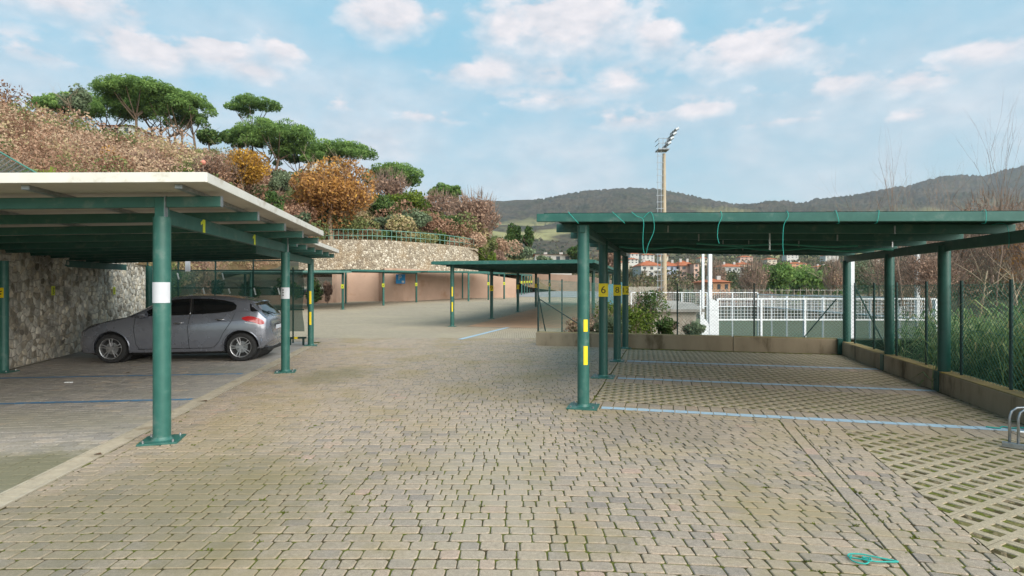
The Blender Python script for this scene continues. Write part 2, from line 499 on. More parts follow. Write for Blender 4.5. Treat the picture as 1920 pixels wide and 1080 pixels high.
# border course and the strip beside the grid blocks
rows(P1, V, MR, -5.5, -.09, 2.39, 2.40, .125, (.18, .20), .010, [(P1 + V * -.455, V)])
rows(P1, MR, V, 2.45, 3.0, -5.5, -.30, .118, (.095, .125, .155, .185), .0105, [(P1 + MR * 2.517, -MR), (P1 + MR * 2.995, MR), (P1 + V * -.45, V)])
# straight slabs each side of the painted lines
LINES = [0.0, 2.62, 5.08]
def straight(s0, s1, w0, w1):
    nrow = max(1, round((s1 - s0) / .21)); rh = (s1 - s0) / nrow
    for i in range(nrow):
        w = w0
        while w < w1 - .05:
            l = .158; j = .009; sa = s0 + i * rh
            q = [P1 + MR * ww + V * ss for ww, ss in ((w + j / 2, sa + j / 2), (w + l - j / 2, sa + j / 2), (w + l - j / 2, sa + rh - j / 2), (w + j / 2, sa + rh - j / 2))]
            c = sum(q, Vector((0, 0))) / 4
            if abs(c.x / c.y) < 1.02: STONES.append((c.y, q, min(1, max(0, random.gauss(.62, .16))), 'drive'))
            w += l
straight(-.44, -.09, 2.40, 5.14)
straight(-.09, .44, .06, 5.14)
straight(2.18, 3.02, .06, 5.14)
straight(4.70, 5.40, .06, 5.14)
# left bays under the carport
def in_left(x, y):
    if y > 13.2 or x < -.93 * y: return NONE
    return [(DR0 - DN * .118, DN), (Vector((-9.82, 11.3)), Vector((-.96, -.28)))]
rows(A0, NL, U, -8, 1, -3.4, 8.5, .125, (.125, .125, .155, .19, .19), .006, in_left, None, 'left', lambda x, y: min(1, max(0, random.gauss(.5, .2))))

drive = tag(empty('driveway'), 'paved parking drive of mossy beige concrete stones', None, None, 'structure')
bays = tag(empty('parking_bay'), 'grey block paved parking bays under the cream roofed carport', None, None, 'structure')
STONES.sort(key=lambda q: q[0])
nd = 0; nl = 0
MBd, MBl = MB(), MB()
for pr, q, t, kind in STONES:
    if kind == 'drive':
        if nd < 290:
            c = sum(q, Vector((0, 0))) / len(q)
            if abs(c.x / c.y) < .93 and c.y > 2.95:
                one = MB(); stone_into(one, q, .03, .006, t)
                one.build('paving_stone', M_pav, drive, tones=True); nd += 1
                continue
        stone_into(MBd, q, .03, .006, t)
    else:
        if nl < 200:
            one = MB(); stone_into(one, q, .02, .003, t, 0, .001, .0008)
            one.build('paving_stone', M_pavL, bays, tones=True); nl += 1
        else: stone_into(MBl, q, .02, .003, t, 0, .001, .0008)
tag(MBd.build('paving', M_pav, drive, tones=True), kind='stuff')
tag(MBl.build('paving', M_pavL, bays, tones=True), kind='stuff')

# joint beds
g = MB()
g.add([(-4.6, 1.0, -.0085), (6.6, 1.0, -.0085), (8.8, 16.4, -.0085), (-6.2, 16.4, -.0085), (-6.5, 19, -.0085), (1.3, 19, -.0085), (.9, 16.4, -.0085)], [(0, 1, 2, 3), (3, 6, 5, 4)])
g.build('joint_bed', M_bed, drive)
g = MB(); g.add([(-12.5, 1.0, -.012), (-3.5, 1.0, -.012), (-5.9, 18.0, -.012), (-12.5, 18.0, -.012)], [(0, 1, 2, 3)])
g.build('joint_bed', M_bedL, bays)

# paving too far away to tell the stones apart: one sheet that follows the slope of the drive
def far_paving():
    m, nt, b = new_mat('distant_paving')
    v = coords(nt)
    br = nnode(nt, 'ShaderNodeTexBrick'); br.inputs['Scale'].default_value = 1
    br.inputs['Brick Width'].default_value = .15; br.inputs['Row Height'].default_value = .118; br.inputs['Mortar Size'].default_value = .009
    br.inputs['Color1'].default_value = (.43, .35, .27, 1); br.inputs['Color2'].default_value = (.35, .29, .225, 1); br.inputs['Mortar'].default_value = (.12, .11, .05, 1)
    nt.links.new(v, br.inputs['Vector'])
    big = noise(nt, v, .35, 6, .6); mo = noise(nt, v, 1.4, 8, .7)
    col = mixc(nt, sstep(nt, big, .45, .7), br.outputs[0], mixc(nt, .55, br.outputs[0], (.40, .33, .23)))
    col = mixc(nt, sstep(nt, mo, .56, .8), col, (.32, .27, .17))
    nt.links.new(col, b.inputs['Base Color']); b.inputs['Roughness'].default_value = .9; b.inputs['Specular IOR Level'].default_value = .2
    bump(nt, b, noise(nt, v, 30, 4), .3, .02)
    return m
M_far = far_paving()
ys = np.concatenate([np.linspace(18.2, 32, 12), np.linspace(33, 140, 40)])
Pg = np.zeros((len(ys), 2, 3))
for i, y in enumerate(ys):
    xl = -6.0 - (y - 14.6) * .42
    xr = .62 if y < 16.4 else min(3 + (y - 16) * .33, 5 + (y - 16) * .3)
    if y < 16.4: xr = .9
    if y >= 16.4: xr = .75 + (y - 16.3) * .29
    Pg[i, 0] = (xl, y, gz(0, y) - .004); Pg[i, 1] = (xr, y, gz(0, y) - .004)
far_d = grid_mesh('far_paving', Pg, M_far, drive)
# the near real stones end at Y_REAL; left bays continue as a sheet
M_farL = pmat('distant_bay_paving', (.34, .31, .285), (.28, .26, .24), 3, .9, 0, .1, .2, dirt=(.25, .22, .18), dirt_scale=1.5)
g = MB(); g.add([(-11.2, 12.9, -.006), (-5.23, 12.9, -.006), (-5.95, 17.6, -.006), (-6.1, 18.2, -.006), (-30, 32, .0), (-40, 60, .5), (-24, 60, .5), (-13.6, 32, -.008)], [(0, 1, 2, 3), (0, 3, 7, 4), (4, 7, 6, 5)])
g.build('far_bay_sheet', M_farL, bays)
# brown paving under the middle carport
M_brownpav = pmat('brown_paving', (.48, .30, .19), (.40, .27, .185), 1.2, .9, 0, .15, .2, dirt=(.34, .27, .19), dirt_scale=3)
g = MB(); q = [(-1.9, 23.9), (.95, 23.0), (3.1, 23.0), (6.6, 36), (8.6, 46), (3.0, 46), (1.0, 38)]
g.add([(x, y, gz(x, y) + .004) for x, y in q], [tuple(range(7))])
tag(g.build('middle_bay_paving', M_brownpav), 'reddish brown paved bays under the middle green carport', None, None, 'structure')

# painted lines, broken at the joints between the slabs
def paint_line(s, w0, w1, wid, m, par, pos, seg=.158, z=.0022, ragged=.012):
    mb = MB(); w = w0
    while w < w1:
        e = min(w + seg, w1) - .008
        o1, o2 = random.uniform(-ragged, ragged), random.uniform(-ragged, ragged)
        ps = [pos(s - wid / 2 + o1, w + .002), pos(s - wid / 2 + o1, e), pos(s + wid / 2 + o2, e), pos(s + wid / 2 + o2, w + .002)]
        mb.add([(p.x, p.y, z) for p in ps], [(0, 1, 2, 3)]); w += seg
    o = mb.build('parking_line', m, par); return o
for i, s in enumerate(LINES):
    paint_line(s + .02, .24, (5.1, 5.12, 5.1)[i], .15, M_blueline, drive, rf)
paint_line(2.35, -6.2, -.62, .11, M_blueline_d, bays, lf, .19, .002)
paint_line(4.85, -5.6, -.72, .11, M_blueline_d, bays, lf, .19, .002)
mb = MB()
a, b_ = Vector((-1.62, 17.9)), Vector((-.1, 23.6)); d = (b_ - a).normalized(); nn = Vector((d.y, -d.x)) * .09
mb.add([(p.x, p.y, .004) for p in (a - nn, a + nn, b_ + nn, b_ - nn)], [(0, 1, 2, 3)])
mb.build('parking_line', M_blueline, drive)

# grid blocks with soil in their openings, laid at 45 degrees
def grid_block_mesh(nx=3, ny=4, px=.152, py=.18, bx=.064, by=.056, h=.022):
    mb = MB()
    j = .0015
    for i in range(nx):
        for k in range(ny):
            x0, y0 = i * px, k * py
            o = [(x0, y0), (x0 + px, y0), (x0 + px, y0 + py), (x0, y0 + py)]
            if i == 0: o[0] = (j, o[0][1]); o[3] = (j, o[3][1])
            if k == 0: o[0] = (o[0][0], j); o[1] = (o[1][0], j)
            r = [(x0 + bx / 2, y0 + by / 2), (x0 + px - bx / 2, y0 + by / 2), (x0 + px - bx / 2, y0 + py - by / 2), (x0 + bx / 2, y0 + py - by / 2)]
            g2 = [(x0 + bx / 2 + .008, y0 + by / 2 + .008), (x0 + px - bx / 2 - .008, y0 + by / 2 + .008), (x0 + px - bx / 2 - .008, y0 + py - by / 2 - .008), (x0 + bx / 2 + .008, y0 + py - by / 2 - .008)]
            vs = [(x, y, 0) for x, y in o] + [(x, y, 0) for x, y in r] + [(x, y, -h) for x, y in g2]
            fs = []
            for q in range(4):
                t = (q + 1) % 4
                fs.append((q, t, t + 4, q + 4)); fs.append((q + 4, t + 4, t + 8, q + 8))
            mb.add(vs, fs, .5)
    return mb.mesh('grid_block', True)
GB = grid_block_mesh()
GA = Vector((.885, .466)).normalized(); GBp = Vector((-GA.y, GA.x))
def grid_zone(s0, s1, w0, w1):
    """fill the rectangle (s,w) of a bay with blocks, cutting those on its edge"""
    cs = [P1 + V * s + MR * w for s in (s0, s1) for w in (w0, w1)]
    cen = sum(cs, Vector((0, 0))) / 4
    bw, bh = .456, .72
    rad = max((c - cen).length for c in cs)
    n = 0
    for i in range(-int(rad / bw) - 2, int(rad / bw) + 2):
        for k in range(-int(rad / bh) - 2, int(rad / bh) + 2):
            o = cen + GA * (i * bw) + GBp * (k * bh + (i % 2) * .36)
            cor = [o, o + GA * bw, o + GA * bw + GBp * bh, o + GBp * bh]
            sw = [r_sw(c.x, c.y) for c in cor]
            if max(c[0] for c in sw) <= s0 or min(c[0] for c in sw) >= s1 or max(c[1] for c in sw) <= w0 or min(c[1] for c in sw) >= w1: continue
            mid = sum(cor, Vector((0, 0))) / 4
            if mid.y < 2.6 or abs(mid.x / mid.y) > 1.05: continue
            mtx = Matrix(((GA.x, GBp.x, 0, o.x), (GA.y, GBp.y, 0, o.y), (0, 0, 1, random.uniform(-.003, .0)), (0, 0, 0, 1)))
            whole = all(s0 < c[0] < s1 and w0 < c[1] < w1 for c in sw)
            if whole:
                ob = link('grid_block', GB, None, drive); ob.matrix_world = mtx
            else:
                bm = bmesh.new(); bm.from_mesh(GB); bm.transform(mtx)
                for co, no in ((P1 + V * s0, -V), (P1 + V * s1, V), (P1 + MR * w0, -MR), (P1 + MR * w1, MR)):
                    bmesh.ops.bisect_plane(bm, geom=bm.verts[:] + bm.edges[:] + bm.faces[:], plane_co=(co.x, co.y, 0), plane_no=(no.x, no.y, 0), clear_outer=True)
                if len(bm.faces) < 3: bm.free(); continue
                me = bpy.data.meshes.new('grid_block'); bm.to_mesh(me); bm.free()
                ob = link('grid_block', me, M_lawnblock, drive)
            n += 1
    return n
GB.materials.append(M_lawnblock)
for z in ((-5.6, -.44, 3.0, 5.14), (.44, 2.18, .08, 5.14), (3.02, 4.70, .08, 5.14), (5.40, 7.6, .08, 5.14)):
    grid_zone(*z)
    ps = [rf(z[0], z[2]), rf(z[0], z[3]), rf(z[1], z[3]), rf(z[1], z[2])]
    g = MB(); g.add([(p.x, p.y, -.006) for p in ps], [(0, 1, 2, 3)])
    # soil fills the openings nearly to the top, unevenly
    bm = bmesh.new(); me = g.mesh('soil_bed'); bm.from_mesh(me)
    bmesh.ops.subdivide_edges(bm, edges=bm.edges[:], cuts=60, use_grid_fill=True)
    for v_ in bm.verts: v_.co.z += random.uniform(-.010, .003)
    bm.to_mesh(me); bm.free()
    link('soil_bed', me, M_soil, drive)

# small moss tufts standing in the joints
mt = []
tn = []
cand = [q for q in STONES if q[3] == 'drive' and q[0] < 9]
for _ in range(330):
    pr, q, t, k = random.choice(cand); c0 = q[random.randrange(len(q))]
    if math.sin(c0.x * 1.7 + .6) * math.sin(c0.y * 1.1 + .4) + random.gauss(0, .5) < .25: continue
    for _ in range(random.randint(8, 26)):
        p = np.array([c0.x + random.gauss(0, .014), c0.y + random.gauss(0, .012), -.008])
        a_ = random.uniform(0, 6.28); w_ = random.uniform(.003, .007); h_ = random.uniform(.006, .016)
        dx = np.array([math.cos(a_) * w_, math.sin(a_) * w_, 0]); up = np.array([random.gauss(0, .004), random.gauss(0, .004), h_])
        mt.append([p - dx, p + dx, p + dx * .4 + up, p - dx * .4 + up]); tn.append(random.random())
M_moss = leafmat('moss_tuft', [(0, (.06, .075, .01)), (.6, (.13, .16, .02)), (1, (.2, .21, .04))])
tag(np_quads('moss', np.array(mt), M_moss, np.array(tn)), 'green moss growing in the joints between the paving stones', 'moss', None, 'stuff')

# drain channel with ribbed grates
dr = empty('drain_channel', (DR0.x, DR0.y, 0), math.atan2(DD.y, DD.x))
tag(dr, 'long concrete drain channel with ribbed grating beside the left carport', 'drain')
M_conc = pmat('drain_concrete', (.44, .38, .29), (.36, .31, .24), 9, .85, 0, .2, .2, dirt=(.27, .22, .15), dirt_scale=3)
M_slot = pmat('drain_slot_dirt', (.10, .08, .05), (.15, .12, .07), 8, .95)
mb = MB()
for i in range(13): mb.box(.012, .488, 0, 0, 0, 0) if False else None
for i in range(14):
    x = .008 + i * .0352; mb.box(x, x + .019, -.078, .078, -.03, .003)
mb.box(.006, .494, -.108, -.080, -.03, .004); mb.box(.006, .494, .080, .108, -.03, .004)
gm = mb.mesh('grate')
for i in range(-3, 25):
    o = link('grate', gm, M_conc, dr); o.location = (i * .5, 0, random.uniform(-.001, .001))
g = MB(); g.add([(-1.5, -.12, -.010), (12.5, -.12, -.010), (12.5, .12, -.010), (-1.5, .12, -.010)], [(0, 1, 2, 3)])
g.build('slot_floor', M_slot, dr)

# ---------------------------------------------------------------- terrain
def terr_mat(name, cols, sc, sc2):
    m, nt, b = new_mat(name); v = coords(nt)
    n = noise(nt, v, sc, 8, .65); n2 = noise(nt, v, sc2, 6, .6)
    col = ramp(nt, n, cols)
    col = mixc(nt, .6, col, ramp(nt, n2, [(.3, (.55, .55, .5)), (.7, (1.35, 1.3, 1.2))]), 'MULTIPLY')
    nt.links.new(col, b.inputs['Base Color']); b.inputs['Roughness'].default_value = 1; b.inputs['Specular IOR Level'].default_value = .05
    bump(nt, b, n2, .8, .3); return m, nt, col, b
M_hill = terr_mat('dry_hillside', [(.25, (.10, .085, .04)), (.45, (.17, .12, .07)), (.6, (.21, .15, .09)), (.8, (.12, .12, .045))], .25, 2.5)[0]
# hillside: (photo column, foot distance, foot height, ridge distance, ridge height)
HT = [(-900, 8.0, 2.3, 44, 23), (-300, 9.6, 2.3, 52, 22), (0, 11.7, 2.35, 60, 20.8), (150, 14.6, 2.35, 63, 20), (285, 19.2, 2.35, 68, 19),
      (330, 27, 1.6, 70, 18.8), (420, 36, 2.2, 73, 17.5), (520, 46, 3.2, 76, 16.6), (600, 57.5, 6.2, 79, 15.2), (700, 59, 6.3, 82, 13.3), (800, 62, 6.3, 86, 11.8),
      (890, 66.5, 6.0, 92, 9.6), (930, 70, 4.2, 96, 8.0), (985, 78, 1.8, 104, 5.6), (1040, 92, 1.2, 122, 3.2), (1090, 112, .8, 150, 2.0)]
HT = np.array(HT, float)
HT[:, 4] -= np.interp(HT[:, 0], [-900, 0, 300, 600], [4.4, 3.5, 2.3, .9])
def hill_col(px): return [np.interp(px, HT[:, 0], HT[:, k]) for k in range(1, 5)]
def hill_pt(px, t):
    yf, zf, yr, zr = hill_col(px)
    y = yf + (yr - yf) * t
    if t <= 1: z = zf + (zr - zf) * (t ** .85)
    else: z = zr - (t - 1) * (yr - yf) * .12
    x = (px - 960) / 1080 * y
    z += .35 * math.sin(x * .33 + y * .21) * min(1, t * 3) + .2 * math.sin(x * .9 - y * .7) * min(1, t * 3)
    return Vector((x, y, z))
def hill_at(px, y):                       # point on the hillside at photo column px and depth y
    yf, zf, yr, zr = hill_col(px)
    return hill_pt(px, (y - yf) / (yr - yf))
pxs = np.concatenate([np.linspace(-900, 280, 60), np.linspace(285, 1090, 110)])
ts = np.concatenate([np.linspace(0, 1, 44), np.linspace(1.05, 2.2, 14)])
Ph = np.array([[hill_pt(p, t) for p in pxs] for t in ts])
tag(grid_mesh('hillside', Ph, M_hill), 'dry brown hillside rising behind the left carport', None, None, 'structure')

# valley floor, far slopes and mountains in one sheet out to the skyline
SK = np.array([(300, 400), (700, 385), (900, 378), (960, 376), (1020, 372), (1060, 366), (1100, 359), (1140, 356), (1180, 354), (1230, 354), (1260, 358), (1300, 367), (1340, 375), (1380, 382), (1420, 381),
               (1450, 379), (1500, 381), (1530, 377), (1570, 372), (1600, 366), (1640, 358), (1680, 351), (1700, 350), (1740, 336), (1770, 328), (1800, 325), (1850, 325), (1880, 316), (1920, 309), (2000, 296), (2400, 270), (3400, 300)], float)
VY = np.array([15.9, 17.2, 19, 21.5, 24, 30, 60, 90, 130, 200, 300, 450, 700, 1000, 1400, 1800, 2200, 2600, 3400])
VB = np.array([.16, .1, -.9, -2.2, -2.9, -2.95, -2.95, -2.6, -1.2, 3.0, 8.5, 20, 44, 80, 150, 240, None, None, None], dtype=object)
def fbm(x, y):
    s = 0
    for k, (f, a) in enumerate(((.0031, 1), (.0067, .55), (.0143, .3), (.031, .16), (.071, .09))):
        s += a * math.sin(x * f + 1.7 * k + 1.3 * math.sin(y * f * .8 + k)) * math.cos(y * f * 1.1 - 2.1 * k + math.sin(x * f * .7))
    return s
def valley_z(px, y):
    top = 1.6 + (540 - np.interp(px, SK[:, 0], SK[:, 1])) / 1080 * 2200
    zs = list(VB[:16]) + [top, top * .93, top * .6]
    zs[13] = 60 + .05 * top; zs[14] = 90 + .18 * top; zs[15] = 60 + .55 * top
    z = np.interp(y, VY, np.array(zs, float))
    x = (px - 960) / 1080 * y
    k = min(1, max(0, (y - 350) / 1200)) * (1 if y < 2050 else .22)
    z += fbm(x, y) * 26 * k
    if 60 < y: z += fbm(x * 7, y * 7) * .8 * min(1, (y - 60) / 100)
    if y > 1500: z += random.uniform(-1, 1) * 4.5
    return z
vy = np.concatenate([np.linspace(15.9, 30, 24), np.linspace(32, 130, 30), np.linspace(140, 450, 36), np.linspace(470, 2200, 120), np.linspace(2250, 3400, 8)])
vx = np.concatenate([np.linspace(300, 990, 60), np.linspace(1000, 1930, 330), np.linspace(1940, 3000, 60)])
Pv = np.array([[((p - 960) / 1080 * y, y, valley_z(p, y)) for p in vx] for y in vy])
# close to the drive the valley starts outside the low walls
for j, p in enumerate(vx):
    for i, y in enumerate(vy):
        a = (p - 960) / 1080
        if p < 1000 and y < 150: Pv[i, j, 2] = min(Pv[i, j, 2], -3.0)
        # bank beside the drive between the end wall and the middle carport
        x = Pv[i, j, 0]
        lim = .85 + (y - 16.1) * .30
        if y < 110 and x < lim + 1.2:
            Pv[i, j, 2] = min(Pv[i, j, 2], -.3) if x < lim else -.12
        elif y < 60 and x < lim + 5: 
            k = (x - lim - 1.2) / 3.8
            Pv[i, j, 2] = -.12 * (1 - k) + Pv[i, j, 2] * k
M_val, nt, col, bsdf = terr_mat('valley_and_mountain_scrub', [(.28, (.035, .042, .022)), (.42, (.06, .058, .034)), (.55, (.085, .068, .048)), (.68, (.10, .082, .05)), (.82, (.05, .056, .026))], .012, .14)
v = coords(nt)
tree = nnode(nt, 'ShaderNodeTexVoronoi'); tree.inputs['Scale'].default_value = .085; nt.links.new(v, tree.inputs['Vector'])
col2 = mixc(nt, .75, col, ramp(nt, tree.outputs['Distance'], [(0, (1.35, 1.35, 1.2)), (.5, (.8, .8, .8)), (.9, (.35, .36, .4))]), 'MULTIPLY')
med = noise(nt, v, .004, 6, .6)
geo = nt.nodes.new('ShaderNodeNewGeometry'); sz = nt.nodes.new('ShaderNodeSeparateXYZ'); nt.links.new(geo.outputs['Position'], sz.inputs[0])
lowm = nt.nodes.new('ShaderNodeMath'); lowm.operation = 'MULTIPLY'; nt.links.new(sstep(nt, med, .47, .60), lowm.inputs[0]); nt.links.new(sstep(nt, sz.outputs[2], 270, 130), lowm.inputs[1])
col2 = mixc(nt, lowm.outputs[0], col2, mixc(nt, .78, col2, (.33, .30, .13)))
nt.links.new(col2, bsdf.inputs['Base Color'])
tag(grid_mesh('valley', Pv, M_val), 'valley floor and wooded mountains behind the town', None, None, 'structure')
g = MB(); g.add([(-9000, -60, -3.6), (9000, -60, -3.6), (9000, 9000, -3.6), (-9000, 9000, -3.6)], [(0, 1, 2, 3)])
tag(g.build('ground', M_val), 'wide ground under and beyond the car park', None, None, 'structure')
# ================================================================ carports
def post(parent, p, ztop, r=.08, plate=.2, rz=0.0, m=None, z0=0.0, n=24):
    mb = MB(); x, y = p[0], p[1]
    mb.lathe([(r, z0 + .005), (r, ztop)], n, (x, y, 0))
    mb.add([(x + r * math.cos(2 * math.pi * k / n), y + r * math.sin(2 * math.pi * k / n), ztop) for k in range(n)], [tuple(range(n))])
    o = mb.build('post', m or M_green_lt, parent, smooth=True)
    if plate:
        q = MB(); c, s = math.cos(rz), math.sin(rz)
        cs = [(x + plate * (i * c - j * s), y + plate * (i * s + j * c)) for i, j in ((-1, -1), (1, -1), (1, 1), (-1, 1))]
        q.prism(cs, z0 - .004, z0 + .016)
        q.build('base_plate', M_green_lt, o, bevel=.004)
        c2 = MB(); c2.lathe([(r + .022, z0 + .0165), (r + .004, z0 + .035), (r + .001, z0 + .05)], n, (x, y, 0))
        c2.build('weld_collar', M_green_lt, o, smooth=True)
        for i, j in ((-1, -1), (1, -1), (1, 1), (-1, 1)):
            if p[1] > 13: break
            bo = MB()
            bx_, by_ = x + plate * .74 * (i * c - j * s), y + plate * .74 * (i * s + j * c)
            bo.tube([(bx_, by_, z0 + .012), (bx_, by_, z0 + .04)], .012, 6)
            bo.build('anchor_bolt', M_steel, o)
    return o
def wrap(parent, name, p, r, z0, z1, a0, a1, m, n=14, off=.0025):
    """thin sheet curved round a post between angles a0..a1 (0 = +X)"""
    mb = MB(); vs = []; fs = []
    for k in range(n + 1):
        t = a0 + (a1 - a0) * k / n
        for z in (z0, z1):
            for rr in (r + off, r + off + .0015):
                vs.append((p[0] + rr * math.cos(t), p[1] + rr * math.sin(t), z))
    for k in range(n):
        b = k * 4; e = b + 4
        fs += [(b + 1, e + 1, e + 3, b + 3), (b, b + 2, e + 2, e), (b + 2, b + 3, e + 3, e + 2), (b, e, e + 1, b + 1)]
    mb.add(vs, fs); return mb.build(name, m, parent, smooth=True)
def plate_on(parent, p, r, z, w, h, txt, m, face=None, name='number_plate', tsize=None, tm=None, thick=.004):
    """flat plate fixed to the camera side of a post, with its number"""
    f = face if face is not None else -math.pi / 2
    d = Vector((math.cos(f), math.sin(f), 0)); sd = Vector((-d.y, d.x, 0))
    c = Vector((p[0], p[1], z)) + d * (r + .006)
    mb = MB(); mb.bar(c - Vector((0, 0, h / 2)), c + Vector((0, 0, h / 2)), w, thick, d)
    mb.build(name, m, parent, bevel=.001)
    if txt:
        me = text_mesh(txt, tsize or h * 1.05)
        mtx = Matrix(((sd.x, 0, d.x, c.x + d.x * (thick / 2 + .0015)), (sd.y, 0, d.y, c.y + d.y * (thick / 2 + .0015)), (0, 1, 0, z), (0, 0, 0, 1)))
        me.transform(mtx); link('number', me, tm or M_black, parent)

# ---------------------------------------------------------------- left carport, two roofs
SL = .030                                          # fall of the roofs towards the stone wall
def left_roof(name, label, s0, s1, tE, dt, with_front, posts, purl, gird):
    root = empty(name, lf(s0, -2.5)[:]); root.location = (0, 0, 0)
    tag(root, label, 'carport')
    tl = -8.6
    zt = lambda t: 2.70 + SL * (t - .6)            # top of slab
    # roof slab, cream edged
    mb = MB(); vs = []
    for s in (s0, s1):
        for t in (tl, tE):
            for z in (zt(t) - .085, zt(t)): vs.append(lf(s, t + dt, z))
    mb.add(vs, [(0, 4, 6, 2), (1, 3, 7, 5), (0, 2, 3, 1), (4, 5, 7, 6), (0, 1, 5, 4), (2, 6, 7, 3)])
    roof = mb.build('roof', M_under, root)
    # folded cream edge trim along the open sides
    mb = MB()
    e = .012
    for (sa, ta), (sb, tb) in (((s0 - e, tl), (s0 - e, tE + e)), ((s0 - e, tE + e), (s1 + e, tE + e)), ((s1 + e, tE + e), (s1 + e, tl))):
        a = lf(sa, ta + dt, zt(ta) - .040); b = lf(sb, tb + dt, zt(tb) - .040)
        mb.bar(a, b, .024, .095)
    mb.build('edge_trim', M_fascia, roof, bevel=.004)
    mb = MB(); a = [lf(s, t + dt, zt(t) + .006) for s, t in ((s0, tl), (s1, tl), (s1, tE), (s0, tE))]
    mb.add(a, [(0, 1, 2, 3)]); mb.build('roof_skin', M_fascia, roof)
    # galvanised rails under the slab, running with the row
    for t in np.arange(tE - .28, tl, -1.35):
        a = lf(s0 + .10, t + dt, zt(t) - .085 - .021); b = lf(s1 - .1, t + dt, zt(t) - .085 - .021)
        r_ = MB(); r_.bar(a, b, .07, .040); r_.build('rail', M_steel, root)
    zp = lambda t: zt(t) - .127                      # top of purlins
    for s in purl:
        mb = MB(); mb.bar(lf(s, tl, zp(tl) - .056), lf(s, tE - .06 + dt, zp(tE - .06) - .056), .06, .112)
        o = mb.build('purlin', M_green_bar, root, bevel=.006)
        c = MB(); a = lf(s, tE - .059 + dt, zp(tE - .06) - .056); b = lf(s, tE - .053 + dt, zp(tE - .06) - .056)
        c.bar(a, b, .062, .114); c.build('end_cap', M_steel, o)
    for t in gird:
        mb = MB(); zz = zp(t) - .114 - .08
        mb.bar(lf(gird[t][0], t, zz), lf(gird[t][1], t, zz), .075, .16)
        mb.build('girder', M_green_bar, root, bevel=.005)
    return root, zp
c1, zp1 = left_roof('carport', 'cream roofed green steel carport standing over the parked car', -.60, 5.15, .65, 0, True, None, [.0, 1.27, 2.58, 3.76, 5.05], {-.02: (.05, 5.05), -5.3: (-1, 5.3)})
pa = lf(0, 0); pb = lf(5.0, 0)
zpa = zp1(0) - .114
post_a = post(c1, pa, zpa - .10, .084, .185, R(16))
post_b = post(c1, pb, zpa - .16, .08, .185, R(16), z0=0)
pc_rear = lf(5.66, -5.30)
pr1 = post(c1, pc_rear, zp1(-5.3) - .28, .075, .17, R(7))
# brackets at the post heads
for pp, po in ((pa, post_a), (pb, post_b)):
    mb = MB(); z = zpa
    mb.box(pp.x - .05, pp.x + .05, pp.y - .05, pp.y + .05, z - .18, z + .10)
    mb.build('head_bracket', M_green_lt, po, bevel=.006)
    q = MB(); q.bar((pp.x + .055, pp.y - .02, z - .16), (pp.x + .055, pp.y - .02, z + .12), .05, .008, (1, 0, 0)); q.build('bolted_plate', M_steel, po)
wrap(post_a, 'paper_sheet', pa, .084, 1.445, 1.66, -math.pi * .98, -.05, M_paper)
wrap(post_b, 'paper_sheet', pb, .08, 1.395, 1.61, -math.pi * .95, -.12, M_paper)
for k, z in enumerate((1.45, 1.50, 1.55)):
    wrap(post_b, 'printed_mark', pb, .0845, z, z + .026, -math.pi * .58, -math.pi * .50, M_black, 4)
plate_on(pr1, pc_rear, .075, 1.51, .13, .19, '', M_yellow)
mk = MB(); mk.bar((pc_rear.x - .05, pc_rear.y - .088, 1.47), (pc_rear.x + .03, pc_rear.y - .088, 1.49), .02, .004, (0, -1, 0)); mk.bar((pc_rear.x - .05, pc_rear.y - .088, 1.53), (pc_rear.x + .04, pc_rear.y - .088, 1.54), .02, .004, (0, -1, 0)); mk.build('number', M_black, pr1)
# painted yellow figures on the front girder
for s in (1.05, 3.05):
    me = MB().add([(-.035, -.08, 0), (.035, -.08, 0), (.035, .08, 0), (-.02, .08, 0), (-.09, .035, 0), (-.09, .0, 0), (-.035, .025, 0)], [(0, 1, 2, 3, 6), (3, 4, 5, 6)]).mesh('painted_figure')
    c = lf(s, -.02 + .041, zp1(0) - .114 - .08)
    dx = Vector((U.x, U.y, 0)); nz = Vector((NL.x, NL.y, 0))
    me.transform(Matrix(((dx.x * 1.1, 0, nz.x, c.x), (dx.y * 1.1, 0, nz.y, c.y), (0, 1, 0, c.z), (0, 0, 0, 1))))
    link('painted_figure', me, M_yellowgreen, c1)
c2, zp2 = left_roof('carport', 'second cream roofed green carport, farther back and partly hidden', 5.30, 10.75, .62, -.58, False, None, [6.0, 6.9, 7.8, 8.7, 9.6, 10.4], {-.6: (5.1, 10.1), -5.9: (5.2, 11.2)})
pcx = Vector((-5.59, 16.0, 0)); post_c = post(c2, pcx, zp2(-.6) - .13, .08, .17, R(16))
pcr = lf(11.25, -5.3); post_cr = post(c2, pcr, zp2(-5.9) - .15, .085, .17, R(7))
for z in (1.155, .58): wrap(post_c, 'reflector', pcx, .08, z, z + .36, -math.pi * .56, -math.pi * .33, M_yellow, 5)
q = MB(); q.bar((pcx.x + .06, pcx.y - .03, 2.10), (pcx.x + .06, pcx.y - .03, 2.36), .05, .01, (1, 0, 0)); q.build('bolted_plate', M_steel, post_c)

